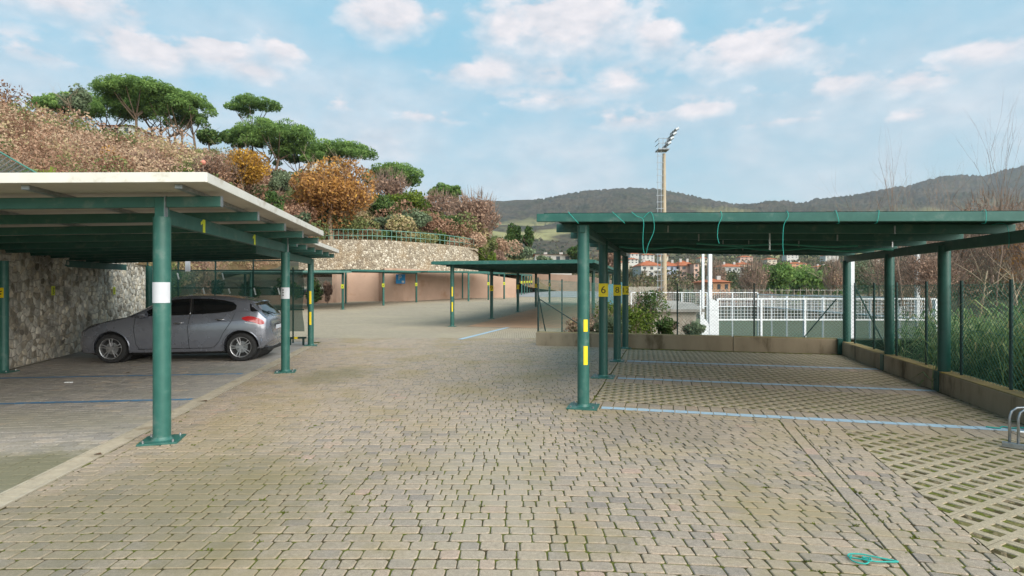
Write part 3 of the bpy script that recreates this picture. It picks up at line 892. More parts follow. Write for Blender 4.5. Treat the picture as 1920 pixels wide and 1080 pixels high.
# ---------------------------------------------------------------- right carport
RR = tag(empty('carport'), 'flat green carport with numbered posts over the right bays', 'carport')
zq = lambda w, s=0: 2.575 - .029 * (w + .3) + .011 * max(0, s)              # top of purlins
purl_s = [-.26, 1.15, 2.5, 3.8, 5.1, 6.4, 7.75]
for i, s in enumerate(purl_s):
    h = .105 if i == 0 else .125
    mb = MB(); mb.bar(rf(s, -.58, zq(-.58, s) - h / 2), rf(s, 6.3 if i == 0 else 5.42, zq(6.3 if i == 0 else 5.42, s) - h / 2), .06, h)
    mb.build('purlin', M_green_lt if i == 0 else M_green_bar, RR, bevel=.005)
for w, gh in ((0.0, .10), (5.27, .15)):
    mb = MB(); zz = zq(w) - .127 - gh / 2
    mb.bar(rf(-1.3 if w else -.1, w, zz), rf(7.9, w, zz + .087), .075, gh)
    mb.build('girder', M_green_bar, RR, bevel=.005)
mb = MB(); vs = []
for s in (-.2, 7.85):
    for w in (-.5, 5.4):
        for z in (zq(w, s) + .004, zq(w, s) + .02): vs.append(rf(s, w, z))
mb.add(vs, [(0, 4, 6, 2), (1, 3, 7, 5), (0, 2, 3, 1), (4, 5, 7, 6), (0, 1, 5, 4), (2, 6, 7, 3)])
mb.build('shade_sheet', M_greendark, RR)
Pp = [(.96, 7.75), (1.64, 10.35), (2.30, 12.6), (3.0, 15.25)]
Rp = [(6.73, 8.97), (7.37, 11.25), (8.09, 13.92)]
for i, p in enumerate(Pp):
    o = post(RR, p, 2.44, .08, .2 if i < 2 else .15, R(-15), M_green_lt if i == 0 else M_green)
    if i == 0:
        for z in (1.018, .575): wrap(o, 'reflector', p, .08, z, z + .162 + (.09 if z < .8 else 0), -math.pi * .53, -math.pi * .30, M_yellow, 5)
    else:
        plate_on(o, p, .08, 1.575 - .012 * i, (.17, .17, .17)[i - 1], (.235, .235, .225)[i - 1], ('6', '8', '12')[i - 1], M_yellow, R(-98), 'number_plate', .19)
for p in Rp: post(RR, p, 2.26, .085, 0, 0, M_green)
# slack edge of the netting under the roof and its suspension rods
def sag_line(s, w0, w1, z, amp, wl, r, name, m):
    pts = []
    for k in range(90):
        w = w0 + (w1 - w0) * k / 89
        pts.append(rf(s + .02 * math.sin(w * 9), w, z - .03 * (w) - amp * abs(math.sin(math.pi * w / wl)) ** 1.3))
    mb = MB(); mb.tube(pts, r, 6); mb.build(name, m, RR, smooth='all')
M_netedge = pmat('net_edge', (.06, .26, .20), (.08, .30, .23), 20, .6)
sag_line(4.6, .1, 5.2, 2.485, .045, 1.25, .022, 'net_edge', M_netedge)
sag_line(3.2, 1.6, 4.2, 2.46, .04, 1.5, .018, 'net_edge', M_netedge)
# second drop-cloth of net between purlins: hanging folds seen edge on
for s, w, l in ((1.15, 1.1, .1), (2.5, 1.6, .12), (3.8, 2.1, .1), (5.1, 2.6, .1), (1.2, 2.5, .34), (1.15, 4.05, .11), (2.5, 3.7, .1), (3.8, 3.4, .1), (3.8, 4.9, .1), (3.8, 2.55, .1)):
    mb = MB(); p = rf(s - .04, w, 0); z = zq(w) - .01
    mb.bar((p.x, p.y, z), (p.x, p.y, z - l), .022, .006, (0, -1, 0)); mb.build('hanger_strip', M_steel, RR)
# ropes tied round the front beam
M_rope = pmat('turquoise_rope', (.02, .30, .26), (.03, .36, .30), 60, .7)
def rope(pts, label, r=.0036, cat='rope'):
    mb = MB(); sm = []
    P = [Vector(p) for p in pts]
    for i in range(len(P) - 1):
        a, b = P[max(i - 1, 0)], P[i]; c, d = P[i + 1], P[min(i + 2, len(P) - 1)]
        for k in range(8):
            t = k / 8
            sm.append(.5 * ((2 * b) + (c - a) * t + (2 * a - 5 * b + 4 * c - d) * t * t + (3 * b - a - 3 * c + d) * t ** 3))
    sm.append(P[-1]); mb.tube(sm, r, 5)
    return tag(mb.build('rope', M_rope, None, smooth='all'), label, cat, 'ropes tied to the carport beam' if 'beam' in label else None)
def beam_pt(w, ds, dz): return rf(-.26 + ds, w, zq(w) + dz)
def loop_round(w, lean): return [beam_pt(w, .05, -.03), beam_pt(w, .04, .012), beam_pt(w, -.045, .012), beam_pt(w + lean, -.045, -.118), beam_pt(w + lean, .04, -.12)]
for w, lean, lb in ((-.15, .12, 'short turquoise rope slanting round the beam left of post'), (.42, .14, 'turquoise rope slanting round the beam just right of post'), (2.98, .03, 'turquoise rope wound straight round the middle of the beam'), (3.42, -.02, 'thin turquoise rope wound round the beam above the court')):
    rope(loop_round(w, lean), lb)
def hang(w, l, sw): 
    return [beam_pt(w, .05, -.05), beam_pt(w, .045, .014), beam_pt(w, -.045, .014), beam_pt(w + .01, -.055, -.05), beam_pt(w - .02 + sw, -.06, -.16), beam_pt(w - .03 + sw, -.06, -.16 - l * .6), beam_pt(w + sw * 2, -.055, -.16 - l)]
mb = [beam_pt(.66, .05, -.05), beam_pt(.66, .04, .014), beam_pt(.66, -.045, .012), beam_pt(.72, -.05, -.04), beam_pt(.80, -.05, -.09), beam_pt(.795, -.055, -.3), beam_pt(.80, -.055, -.46), beam_pt(.83, -.055, -.52), beam_pt(.86, -.055, -.40), beam_pt(.93, -.055, -.22), beam_pt(.92, -.05, -.05), beam_pt(.88, -.045, .013), beam_pt(.80, -.05, -.06)]
rope(mb, 'turquoise rope hanging from the beam in a long open loop')
rope(hang(1.72, .22, -.01), 'turquoise rope end hanging short from the beam near its middle')
rope(hang(2.46, .36, -.02), 'turquoise rope hanging straight from the beam above the court fence')
rope(loop_round(4.45, .0), 'turquoise rope wound round the beam near its right end')
rope([rf(1.1, 5.15, zq(5.15) - .0), rf(1.0, 5.2, zq(5.2) + .012), rf(.9, 5.22, 2.38), rf(.85, 5.22, 2.24), rf(.86, 5.22, 2.10)], 'turquoise rope tied where two beams cross by the fence')
# a knotted twist of rope lying on the paving, and one on the painted line
cx, cy = 2.115, 3.39
rope([(cx - .10, cy + .03, .012), (cx - .13, cy - .01, .010), (cx - .12, cy - .05, .010), (cx - .07, cy - .07, .012), (cx - .03, cy - .03, .022), (cx - .06, cy - .01, .02), (cx - .02, cy - .05, .016), (cx + .06, cy - .045, .010), (cx + .13, cy - .04, .009), (cx + .05, cy + .005, .010), (cx - .03, cy + .045, .012), (cx - .10, cy + .05, .011), (cx - .125, cy + .01, .012), (cx - .08, cy - .03, .02), (cx - .04, cy - .06, .022), (cx - .02, cy - .02, .024)], 'small knotted loop of turquoise rope lying on the paving', .0048)
p = rf(.03, 4.78); rope([(p.x - .16, p.y + .06, .014), (p.x - .06, p.y + .0, .012), (p.x + .03, p.y + .06, .015), (p.x + .10, p.y + .0, .012), (p.x + .2, p.y + .02, .013), (p.x + .32, p.y - .05, .012)], 'crumpled turquoise rope lying along the pale blue line', .008)

# ---------------------------------------------------------------- middle and far carports
def simple_carport(label, front, back, zt, tE, post_list, right_posts, plates, fall=.0, extra=0):
    """front/back: two edge points of the roof on the ground; posts as (x,y)"""
    root = tag(empty('carport'), label, 'carport')
    a, b = Vector(front[0]), Vector(front[1]); c, d = Vector(back[0]), Vector(back[1])    # near-left, near-right, far-left, far-right
    def zz(p): return zt + gz(*p)
    mb = MB(); vs = []
    for p in (a, b, d, c):
        vs += [(p.x, p.y, zz(p) + .02), (p.x, p.y, zz(p) + .05)]
    mb.add(vs, [(0, 6, 4, 2), (1, 3, 5, 7), (0, 2, 3, 1), (2, 4, 5, 3), (4, 6, 7, 5), (6, 0, 1, 7)])
    mb.build('shade_sheet', M_greendark, root)
    def gb(p, q, h, w, dz, nm, m=M_green_bar):
        g = MB(); g.bar((p.x, p.y, zz(p) + dz), (q.x, q.y, zz(q) + dz), w, h); g.build(nm, m, root)
    gb(a, b, .14, .07, .0, 'fascia_beam', M_green_lt); gb(c, d, .14, .07, -.002, 'fascia_beam')
    ea = (b - a).normalized() * .04
    gb(a - ea, c - ea, .12, .06, .0, 'side_beam', M_green_lt); gb(b + ea, d + ea, .12, .06, .0, 'side_beam', M_green_lt)
    n = max(2, int((c - a).length / 1.6))
    for i in range(1, n):
        t = i / n; p = a.lerp(c, t); q = b.lerp(d, t); gb(p, q, .1, .06, -.045, 'purlin')
    for lst, pl in ((post_list, plates), (right_posts, None)):
        for i, (x, y) in enumerate(lst):
            o = post(root, (x, y), zt + gz(x, y) - .05, .085, .17 if y < 40 else 0, 0, M_green if i else M_green_lt, gz(x, y), 12)
            if pl and i < len(pl) and pl[i] is not None:
                k = pl[i]
                if k == 'bars':
                    for z in (.62, 1.25): wrap(o, 'reflector', (x, y), .085, z, z + .4, -math.pi * .56, -math.pi * .36, M_yellow, 4)
                else: plate_on(o, (x, y), .085, 1.58 + gz(x, y), .2, .28, k, M_yellow if k != 'x' else M_yellowgreen)
        for i in range(len(lst) - 1):
            gb(Vector(lst[i]), Vector(lst[i + 1]), .13, .08, -.11, 'girder')
    return root
# middle: row along (.212,.977)
q1 = Vector((-2.49, 24.0)); qd = Vector((.222, .975)).normalized(); qm = Vector((qd.y, -qd.x))
LQ = [q1 + qd * k for k in (0, 6.4, 12.9, 19.2, 25.6)]; RQ = [p + qm * 5.3 for p in LQ]
simple_carport('low green carport in the middle of the car park, shelter to brown bays', (q1 - qm * .6 - qd * .7, q1 + qm * 5.9 - qd * .7), (LQ[-1] - qm * .6 + qd * .5, LQ[-1] + qm * 5.9 + qd * .5), 2.62, 0,
               [tuple(p) for p in LQ], [tuple(p) for p in RQ], ['bars', '9', '11', '13', '15'])
# far left: along the pink wall
FL = [(-22.0, 33.0), (-16.4, 36.2), (-11.6, 39.5), (-10.0, 44.8), (-8.4, 50.6)]
FB = [(-24.5, 38.0), (-19.0, 41.0), (-15.5, 43.8), (-14.0, 48.5), (-12.0, 51.0)]
simple_carport('long low green carport along the pink wall', ((-24, 31.6), (-10.9, 38.9)), ((-27, 38.5), (-15.8, 44.2)), 2.58, 0, FL[:3], FB[:3], [None, None, 'x'])
simple_carport('low green carport bending round in front of the blue parking sign', ((-10.85, 39.05), (-7.9, 51.2)), ((-15.6, 44.3), (-11.7, 51.4)), 2.68, 0, FL[3:], FB[3:4], ['x', 'x'])
simple_carport('far green carport before the receding pink wall', ((-7.4, 50.4), (.2, 60.0)), ((-10.8, 51.6), (-4.2, 61.2)), 2.72, 0, [(-4.0, 47.6 + 5.4), (-2.3, 56.2), (-.8, 58.6)], [(-5.2, 60.5)], [None, 'x', 'x'])
simple_carport('distant green carport at the end of the drive', ((.6, 70), (3.1, 88)), ((-3.2, 72), (-.6, 90)), 2.6, 0, [(1.2 + .42 * k, 72 + 3.2 * k) for k in range(5)], [(-2.0, 74)], ['x'] * 5)

# ================================================================ low walls and fences on the right
M_cwall = pmat('weathered_concrete', (.36, .29, .205), (.27, .215, .15), 2.2, .9, 0, .25, .2, stretch=(1, 1, .35), dirt=(.11, .085, .05), dirt_scale=2.2)
M_ctop = pmat('mossy_wall_top', (.30, .23, .10), (.24, .19, .11), 3, .95, 0, .3, .1, dirt=(.33, .24, .05), dirt_scale=4)
def low_wall(name, label, segs, h, th, inner_right, z0=0):
    """segs: list of ((x0,y0),(x1,y1)) wall panels; thickness goes away from the bays"""
    root = tag(empty(name), label, 'wall')
    for (a, b) in segs:
        a, b = Vector(a), Vector(b); d = (b - a).normalized(); n = Vector((d.y, -d.x)) * (1 if inner_right else -1)
        a2 = a + d * .006; b2 = b - d * .006
        poly = [a2, b2, b2 + n * th, a2 + n * th]
        if not inner_right: poly = poly[::1]
        mb = MB(); mb.prism([(p.x, p.y) for p in (poly if inner_right is False else poly[::-1])], -.05 + z0, h + random.uniform(-.008, .008) + z0)
        mb.build('wall_panel', M_cwall, root, bevel=.012)
        cp = MB(); ins = .012
        q = [a2 + d * .02 + n * ins, b2 - d * .02 + n * ins, b2 - d * .02 + n * (th - ins), a2 + d * .02 + n * (th - ins)]
        cp.prism([(p.x, p.y) for p in (q[::-1] if inner_right else q)], h + z0 - .02, h + z0 + .014)
        cp.build('mossy_coping', M_ctop, root, bevel=.008)
    return root
wi = 5.15
def wseg(s0, s1): return (tuple(rf(s0, wi)[:2]), tuple(rf(s1, wi)[:2]))
sR = [r_sw(*p)[0] for p in Rp]
low_wall('low_wall', 'low mossy concrete wall along the right edge of the bays', [wseg(-4.2, -2.2), wseg(-2.2, -.04), wseg(-.04, sR[0]), wseg(sR[0], sR[1]), wseg(sR[1], sR[2])], .29, .26, True)
e0 = Vector((.66, 16.1)); e1 = rf(sR[2] + .02, wi - .02); e1 = Vector((e1.x, e1.y))
em = e0.lerp(e1, .68)
low_wall('low_wall', 'low brown stained concrete wall closing the far end of the bays', [(tuple(e0), tuple(em)), (tuple(em), tuple(e1))], .36, .24, False)
# green steel shoes set into the right wall under the posts
for p in Rp[:2] + [tuple(rf(-.04, 5.27)[:2])]:
    s, w = r_sw(*p); a = rf(s, wi - .004)
    mb = MB(); mb.bar((a.x, a.y, .0), (a.x, a.y, .30), .17, .012, (MR.x, MR.y, 0)); mb.build('post_shoe', M_green, RR)
a = rf(sR[2], wi - .03); mb = MB(); mb.bar((a.x, a.y, .0), (a.x, a.y, .38), .16, .10, (MR.x, MR.y, 0)); mb.build('post_shoe', M_green, RR)

M_fpost = pmat('dark_fence_post', (.012, .035, .032), (.02, .05, .045), 20, .5)
M_wire = pmat('green_wire', (.045, .14, .11), (.06, .17, .13), 20, .5)
def chain_mesh(mb, a, b, z0, z1, pitch=.075, r=.0017):
    """diagonal wires both ways between ground points a and b"""
    a, b = Vector(a), Vector(b); L = (b - a).length; d = (b - a) / L; H = z1 - z0
    k = -H
    while k < L:
        for sg in (0, 1):
            u0, u1 = k, k + H; w0, w1 = (z0, z1) if sg == 0 else (z1, z0)
            c0, c1 = max(u0, 0), min(u1, L)
            if c1 - c0 > .02:
                f = lambda u: w0 + (w1 - w0) * (u - u0) / H
                p = a + d * c0; q = a + d * c1
                mb.tube([(p.x, p.y, f(c0)), (q.x, q.y, f(c1))], r, 3, False)
        k += pitch
    for z in (z0 + .02, (z0 + z1) / 2, z1 - .02):
        mb.tube([(a.x, a.y, z), (b.x, b.y, z)], r * 1.2, 3, False)
def fence(label, pts, z0, h, pitch, r=.0017, pr=.022, braces=(), m=M_fpost, wire=True, group=None):
    root = tag(empty('chain_link_fence'), label, 'fence', group)
    for x, y in pts:
        mb = MB(); mb.tube([(x, y, z0 - .25), (x, y, z0 + h)], pr, 8); mb.build('fence_post', m, root, smooth=True)
    for a, b in braces:
        mb = MB(); mb.tube([a, b], pr * .75, 6); mb.build('brace', m, root)
    if wire:
        mb = MB()
        for i in range(len(pts) - 1): chain_mesh(mb, pts[i], pts[i + 1], z0 + .02, z0 + h - .05, pitch, r)
        mb.build('wire_mesh', M_wire, root)
    return root
# right fence posts stand on the outer half of the low wall
fp = []
for px in (1603, 1639, 1681, 1737, 1803, 1896, 2060):
    a = (px - 960) / 1080                     # along the wall line w = wi + .15
    o = P1 + MR * (wi + .17)
    s = (o.x - a * o.y) / (a * V.y - V.x); q = o + V * s
    fp.append((q.x, q.y))
b0 = fp[0]
fence('dark green chain link fence along the right wall before the reeds', fp, .29, 1.42, .085, .0027, .022,
      [((fp[0][0] + .02, fp[0][1], 1.6), (fp[0][0] + .36, fp[0][1] - .55, .3))])
ep = []
for px in (1270, 1414): 
    a = (px - 960) / 1080; o = e0; d = (e1 - e0).normalized(); n = Vector((-d.y, d.x)) * .12
    o = e0 + n; t = (o.x - a * o.y) / (a * d.y - d.x); ep.append(tuple(o + d * t))
d = (e1 - e0).normalized(); st = e0 + Vector((-d.y, d.x)) * .12
epts = [tuple(st + d * 2.2)] + ep + [fp[0]]
be = e1 + Vector((-.05, .12))
fence('thin dark chain link fence on the end wall before the sports court', epts[1:], .36, 1.36, .085, .0016, .02,
      [((e1.x - .02, e1.y + .12, 1.33), (e1.x - .72, e1.y + .3, .38))])
fpm = [(e0.x + .08, e0.y + .2)] + [(e0.x + .08 + .285 * k, e0.y + .2 + k) for k in (3.4, 6.6, 9.6, 13.2, 17, 21, 26)]
fence('tall green chain link fence running back beside the middle carport', fpm, .05, 1.85, .16, .003, .024,
      [((fpm[0][0], fpm[0][1], 1.45), (fpm[0][0] + .22, fpm[0][1] + .25, .36)), ((fpm[0][0] + .02, fpm[0][1] + .1, 1.3), (fpm[0][0] + 1.5, fpm[0][1] + .3, .36))])
# ================================================================ stone walls and pink walls
def voronoi(W, H, cell, jit=.42, squash=1.0, drop=.12):
    """irregular stone outlines filling a W x H rectangle"""
    nx, ny = int(W / cell) + 1, int(H / (cell * squash)) + 1
    pts = {}
    for i in range(-1, nx + 1):
        for j in range(-1, ny + 1):
            if random.random() < drop: continue
            pts[i, j] = Vector(((i + .5 + random.uniform(-jit, jit)) * W / nx, (j + .5 + random.uniform(-jit, jit)) * H / ny))
    cells = []
    for (i, j), p in pts.items():
        poly = [Vector((max(0, p.x - cell * 2), max(0, p.y - cell * 2))), Vector((min(W, p.x + cell * 2), max(0, p.y - cell * 2))), Vector((min(W, p.x + cell * 2), min(H, p.y + cell * 2))), Vector((max(0, p.x - cell * 2), min(H, p.y + cell * 2)))]
        if not (-.2 < p.x < W + .2 and -.2 < p.y < H + .2): continue
        for a in range(i - 2, i + 3):
            for b in range(j - 2, j + 3):
                q = pts.get((a, b))
                if q is None or (a, b) == (i, j): continue
                poly = clip_poly(poly, [((p + q) / 2, (q - p).normalized())]) if len(poly) > 2 else []
                if not poly: break
            if not poly: break
        if poly: cells.append((p, poly))
    return cells
def stone_wall(name, label, a, b, z0, z1, cell, mats, mortar, th=.35, keep=300, face=1, topfn=None):
    """rubble wall from ground point a to b, stones proud of the mortar on one face"""
    a, b = Vector(a), Vector(b); L = (b - a).length; d = (b - a) / L; n = Vector((d.y, -d.x)) * face
    root = tag(empty(name), label, 'wall')
    mb = MB()
    cs = [a, b, b - n * th, a - n * th]
    if face < 0: cs = cs[::-1]
    mb.prism([(p.x, p.y) for p in cs[::-1]], z0 - .1, z1); mb.build('mortar_core', mortar, root)
    cells = voronoi(L, z1 - z0, cell, squash=.85, drop=.2)
    def depth(c): p = a + d * c[0].x; return p.y
    cells.sort(key=lambda c: -sum(((c[1][i] - c[0]).length for i in range(len(c[1])))) / len(c[1]) / depth(c))
    rest = [MB() for _ in mats]; k = 0
    for p, poly in cells:
        c = sum(poly, Vector((0, 0))) / len(poly)
        mean = sum((q - c).length for q in poly) / len(poly)
        if mean < .025: continue
        g = .010 / mean; bul = random.uniform(.012, .03); tone = random.random()
        # round the outline: edge midpoints pulled towards the middle
        rim = []
        for i in range(len(poly)):
            p0, p1 = poly[i], poly[(i + 1) % len(poly)]
            rim.append(c + (p0 - c) * (1 - g - random.uniform(.02, .10))); rim.append(c + ((p0 + p1) / 2 - c) * (1 - g - random.uniform(0, .03)))
        m = len(rim); vs = []; tx, tz = random.uniform(-.12, .12), random.uniform(-.12, .12)
        for sc, out in ((1, -.01), (.93, bul * .6), (.66, bul)):
            for q in rim:
                r_ = c + (q - c) * sc; o = out + (0 if sc == 1 else (r_.x - c.x) * tx + (r_.y - c.y) * tz)
                w = a + d * r_.x + n * o; vs.append((w.x, w.y, z0 + r_.y))
        fs = []
        for r2 in range(2):
            for i in range(m):
                j = (i + 1) % m; f = (r2 * m + i, r2 * m + j, (r2 + 1) * m + j, (r2 + 1) * m + i)
                fs.append(f if face > 0 else f[::-1])
        f = tuple(range(2 * m, 3 * m)); fs.append(f if face > 0 else f[::-1])
        mi = random.choices(range(len(mats)), [.5, .3, .2][:len(mats)])[0]
        if k < keep:
            o = MB(); o.add(vs, fs, tone); o.build('stone', mats[mi], root, tones=True); k += 1
        else: rest[mi].add(vs, fs, tone)
    for r_, m_ in zip(rest, mats):
        if r_.v: tag(r_.build('stonework', m_, root, tones=True), kind='stuff')
    return root
def rock_mat(name, stops):
    m, nt, b = new_mat(name); v = coords(nt)
    a = nnode(nt, 'ShaderNodeAttribute', attribute_name='tone')
    col = ramp(nt, a.outputs['Fac'], stops)
    n = noise(nt, v, 9, 7, .65)
    col = mixc(nt, .75, col, ramp(nt, n, [(.3, (.45, .44, .42)), (.5, (.95, .93, .9)), (.7, (1.45, 1.4, 1.3))]), 'MULTIPLY')
    st = noise(nt, v, 1.1, 5, .6)
    col = mixc(nt, sstep(nt, st, .50, .66), col, mixc(nt, .72, col, (.085, .075, .06)))
    nt.links.new(col, b.inputs['Base Color']); b.inputs['Roughness'].default_value = .9; b.inputs['Specular IOR Level'].default_value = .2
    bump(nt, b, noise(nt, v, 35, 6, .7), .7, .02); return m
RK = [rock_mat('grey_limestone', [(0, (.39, .37, .335)), (.5, (.52, .49, .44)), (1, (.68, .64, .57))]),
      rock_mat('tan_limestone', [(0, (.44, .385, .31)), (.5, (.56, .50, .41)), (1, (.68, .61, .51))]),
      rock_mat('dark_limestone', [(0, (.24, .215, .18)), (1, (.36, .32, .26))])]
M_mortar = pmat('wall_mortar', (.40, .37, .32), (.30, .275, .235), 5, .95, 0, .4, .1)
# left wall in three bays with straight joints between
WL = [Vector((-8.55, 6.6)), Vector((-10.28, 12.55)), Vector((-11.25, 15.9)), Vector((-12.6, 20.6))]
for i, lb in enumerate(('rubble stone retaining wall at the left edge, behind the rear post', 'rubble stone retaining wall before the nose of the car', 'rubble stone wall ending behind the rear green post')):
    stone_wall('stone_wall', lb, WL[i], WL[i + 1] - (WL[i + 1] - WL[i]).normalized() * .03, 0, 2.42, .15, RK, M_mortar, .4, (110, 130, 60)[i], 1)
# number plates on the wall
for px, yy in ((105, 12.95), (224, 16.4)):
    p = at(px, 545, yy); d = (WL[2] - WL[1]).normalized(); n = Vector((d.y, -d.x))
    a = WL[1]; p2 = Vector((p.x, p.y)); t = (p2 - a).dot(d); q = a + d * t + n * .085
    r_ = tag(empty('number_plate'), 'yellow number plate on the stone wall ' + ('above the gap left of the car' if px < 200 else 'behind the car nose'), 'plate')
    mb = MB(); h = .21; mb.bar((q.x, q.y, p.z - h / 2), (q.x, q.y, p.z + h / 2), .15, .01, (n.x, n.y, 0)); mb.build('plate', M_yellowgreen, r_)
    mk = MB(); w = q + n * .008
    for k, (u0, z0, u1, z1) in enumerate(((-.03, .06, .03, .05), (.03, .05, -.02, 0), (-.02, 0, .03, -.05), (.03, -.05, -.03, -.065))):
        mk.bar((w.x + d.x * u0, w.y + d.y * u0, p.z + z0), (w.x + d.x * u1, w.y + d.y * u1, p.z + z1), .014, .004, (n.x, n.y, 0))
    mk.build('figure', M_black, r_)

# pink rendered wall behind the far carport
M_pink = pmat('pink_render', (.44, .30, .225), (.38, .26, .195), .8, .9, 0, .1, .2, dirt=(.33, .20, .13), dirt_scale=.7)
def path_wall(name, label, pts, zb, zt, th, m, cat='wall'):
    root = tag(empty(name), label, cat)
    for i in range(len(pts) - 1):
        a, b = Vector(pts[i]), Vector(pts[i + 1]); d = (b - a).normalized(); n = Vector((-d.y, d.x)) * th
        t0, t1 = zt[i], zt[i + 1]
        a_, b_ = a + d * .003, b - d * .003
        vs = [(a_.x, a_.y, zb(a)), (b_.x, b_.y, zb(b)), (b_.x + n.x, b_.y + n.y, zb(b)), (a_.x + n.x, a_.y + n.y, zb(a)), (a_.x, a_.y, t0), (b_.x, b_.y, t1), (b_.x + n.x, b_.y + n.y, t1), (a_.x + n.x, a_.y + n.y, t0)]
        mb = MB(); mb.add(vs, [(0, 3, 2, 1), (4, 5, 6, 7), (0, 1, 5, 4), (1, 2, 6, 5), (2, 3, 7, 6), (3, 0, 4, 7)])
        mb.build('wall_panel', m, root)
    return root
gzp = lambda p: gz(p.x, p.y) - .1
path_wall('pink_wall', 'long pink rendered wall behind the far green carport', [(-15.3, 50.2), (-15.0, 52.6), (-12.4, 53.6), (-11.6, 52.4), (-10.0, 53.0), (-4.6, 61.5), (.45, 63.2)], gzp, [3.2, 3.2, 3.2, 3.4, 3.4, 3.3, 2.6], .4, M_pink)
path_wall('pink_wall', 'low pink wall with brown planting at the bend', [(-24, 43), (-18, 48), (-15.4, 49.6)], gzp, [1.0, 1.0, 1.05], .3, M_pink)
path_wall('pink_wall', 'distant pale pink wall at the end of the drive', [(1.5, 96), (11, 92), (16, 88)], lambda p: .5, [4.2, 3.6, 2.6], .4, M_pink)
# light asphalt apron in the distance
M_asph = pmat('pale_asphalt', (.30, .30, .31), (.24, .24, .25), .6, .9)
g = MB(); q = [(.2, 66), (9.5, 62), (20, 94), (.5, 96)]
g.add([(x, y, gz(x, y) + .02) for x, y in q], [(0, 1, 2, 3)]); tag(g.build('road', M_asph), 'pale grey asphalt at the far end of the drive', None, None, 'structure')
# blue parking sign
sg = tag(empty('parking_sign'), 'blue parking sign with white letter on the pink wall', 'sign')
p = at(751, 523, 52.3); mb = MB(); mb.box(p.x - .42, p.x + .42, p.y - .03, p.y + .03, p.z - .42, p.z + .42)
M_signblue = pmat('sign_blue', (.03, .27, .62), (.04, .3, .64), 3, .5)
mb.build('panel', M_signblue, sg)
me = text_mesh('P', .62); me.transform(Matrix(((1, 0, 0, p.x - .05), (0, 0, -1, p.y - .04), (0, 1, 0, p.z + .08), (0, 0, 0, 1)))); link('letter', me, M_whiteline, sg)
mb = MB(); mb.box(p.x + .12, p.x + .34, p.y - .045, p.y - .036, p.z - .34, p.z - .16); mb.build('pictogram', M_whiteline, sg)

# stone retaining wall on the terrace above
def far_stone_mat():
    m, nt, b = new_mat('distant_rubble'); v = coords(nt)
    vo = nnode(nt, 'ShaderNodeTexVoronoi'); vo.inputs['Scale'].default_value = 4.6; nt.links.new(v, vo.inputs['Vector'])
    ve = nnode(nt, 'ShaderNodeTexVoronoi', feature='DISTANCE_TO_EDGE'); ve.inputs['Scale'].default_value = 4.6; nt.links.new(v, ve.inputs['Vector'])
    sp = nnode(nt, 'ShaderNodeSeparateColor'); nt.links.new(vo.outputs['Color'], sp.inputs[0])
    col = ramp(nt, sp.outputs[0], [(0, (.19, .155, .115)), (.45, (.35, .295, .22)), (.8, (.45, .395, .31)), (1, (.60, .54, .45))])
    col = mixc(nt, sstep(nt, ve.outputs[0], .02, .09), (.13, .10, .07), col)
    col = mixc(nt, sstep(nt, noise(nt, v, .5, 6), .5, .7), col, mixc(nt, .5, col, (.30, .21, .12)))
    nt.links.new(col, b.inputs['Base Color']); b.inputs['Roughness'].default_value = .95
    bump(nt, b, ve.outputs[0], .9, .15); return m
M_frub = far_stone_mat()
tw = [(560, 55.5, 451, 506), (600, 57, 450, 505), (640, 57.6, 449, 505), (700, 58.4, 450, 504), (760, 60, 453, 504), (820, 62.5, 457, 503), (865, 65, 462, 502), (897, 67.5, 467, 502)]
root = tag(empty('stone_wall'), 'curved stone retaining wall on the terrace below the hill trees', 'wall')
mb = MB(); vs = []
for px, y, t, b_ in tw:
    p = at(px, t, y); p0 = at(px, b_ + 14, y - .6)
    vs += [(p0.x, p0.y, p0.z), (p.x, p.y, p.z), (p.x * 1.012, p.y + .7, p.z), (p0.x * 1.012, p.y + .7, p0.z)]
fs = []
for i in range(len(tw) - 1):
    for k in range(4): fs.append((i * 4 + k, i * 4 + (k + 1) % 4, (i + 1) * 4 + (k + 1) % 4, (i + 1) * 4 + k))
k = (len(tw) - 1) * 4; fs += [(3, 2, 1, 0), (k, k + 1, k + 2, k + 3)]
mb.add(vs, [f[::-1] for f in fs]); mb.build('wall_body', M_frub, root)
# pale road edge between the two walls
M_earth = pmat('terrace_earth', (.36, .27, .18), (.28, .22, .14), .6, .95, 0, .2, .1)
g = MB(); lo = [(-23, 54), (-15.2, 52.9), (-12.2, 53.9), (-9.9, 53.4), (-4.5, 61.9), (.4, 63.6)]; hi = [at(px, b_, y) for px, y, t, b_ in tw[::-1]]
g.add([(x, y, 3.0 - (.5 if x > 0 else 0)) for x, y in lo] + [(p.x, p.y + .3, 3.3) for p in hi], [tuple(range(len(lo) + len(hi)))]); tag(g.build('terrace', M_earth), 'earth terrace between the pink wall and the stone wall', None, None, 'structure')
# railing on the stone wall
rl = tag(empty('railing'), 'green tubular railing along the top of the terrace stone wall', 'railing')
M_rail = pmat('railing_paint', (.12, .25, .20), (.16, .30, .25), 5, .5)
pts = []
for k in range(33):
    px = 606 + (897 - 606) * k / 32
    y = np.interp(px, [t[0] for t in tw], [t[1] for t in tw]); t_ = np.interp(px, [t[0] for t in tw], [t[2] for t in tw]); p = at(px, t_, y)
    pts.append(p + Vector((0, .25, 0)))
for zz in (1.05, .45):
    mb = MB(); mb.tube([p + Vector((0, 0, zz)) for p in pts], .035, 5); mb.build('handrail' if zz > 1 else 'lower_rail', M_rail, rl, smooth=True)
for p in pts:
    mb = MB(); mb.tube([p, p + Vector((0, 0, 1.05))], .028, 5); mb.build('baluster', M_rail, rl)

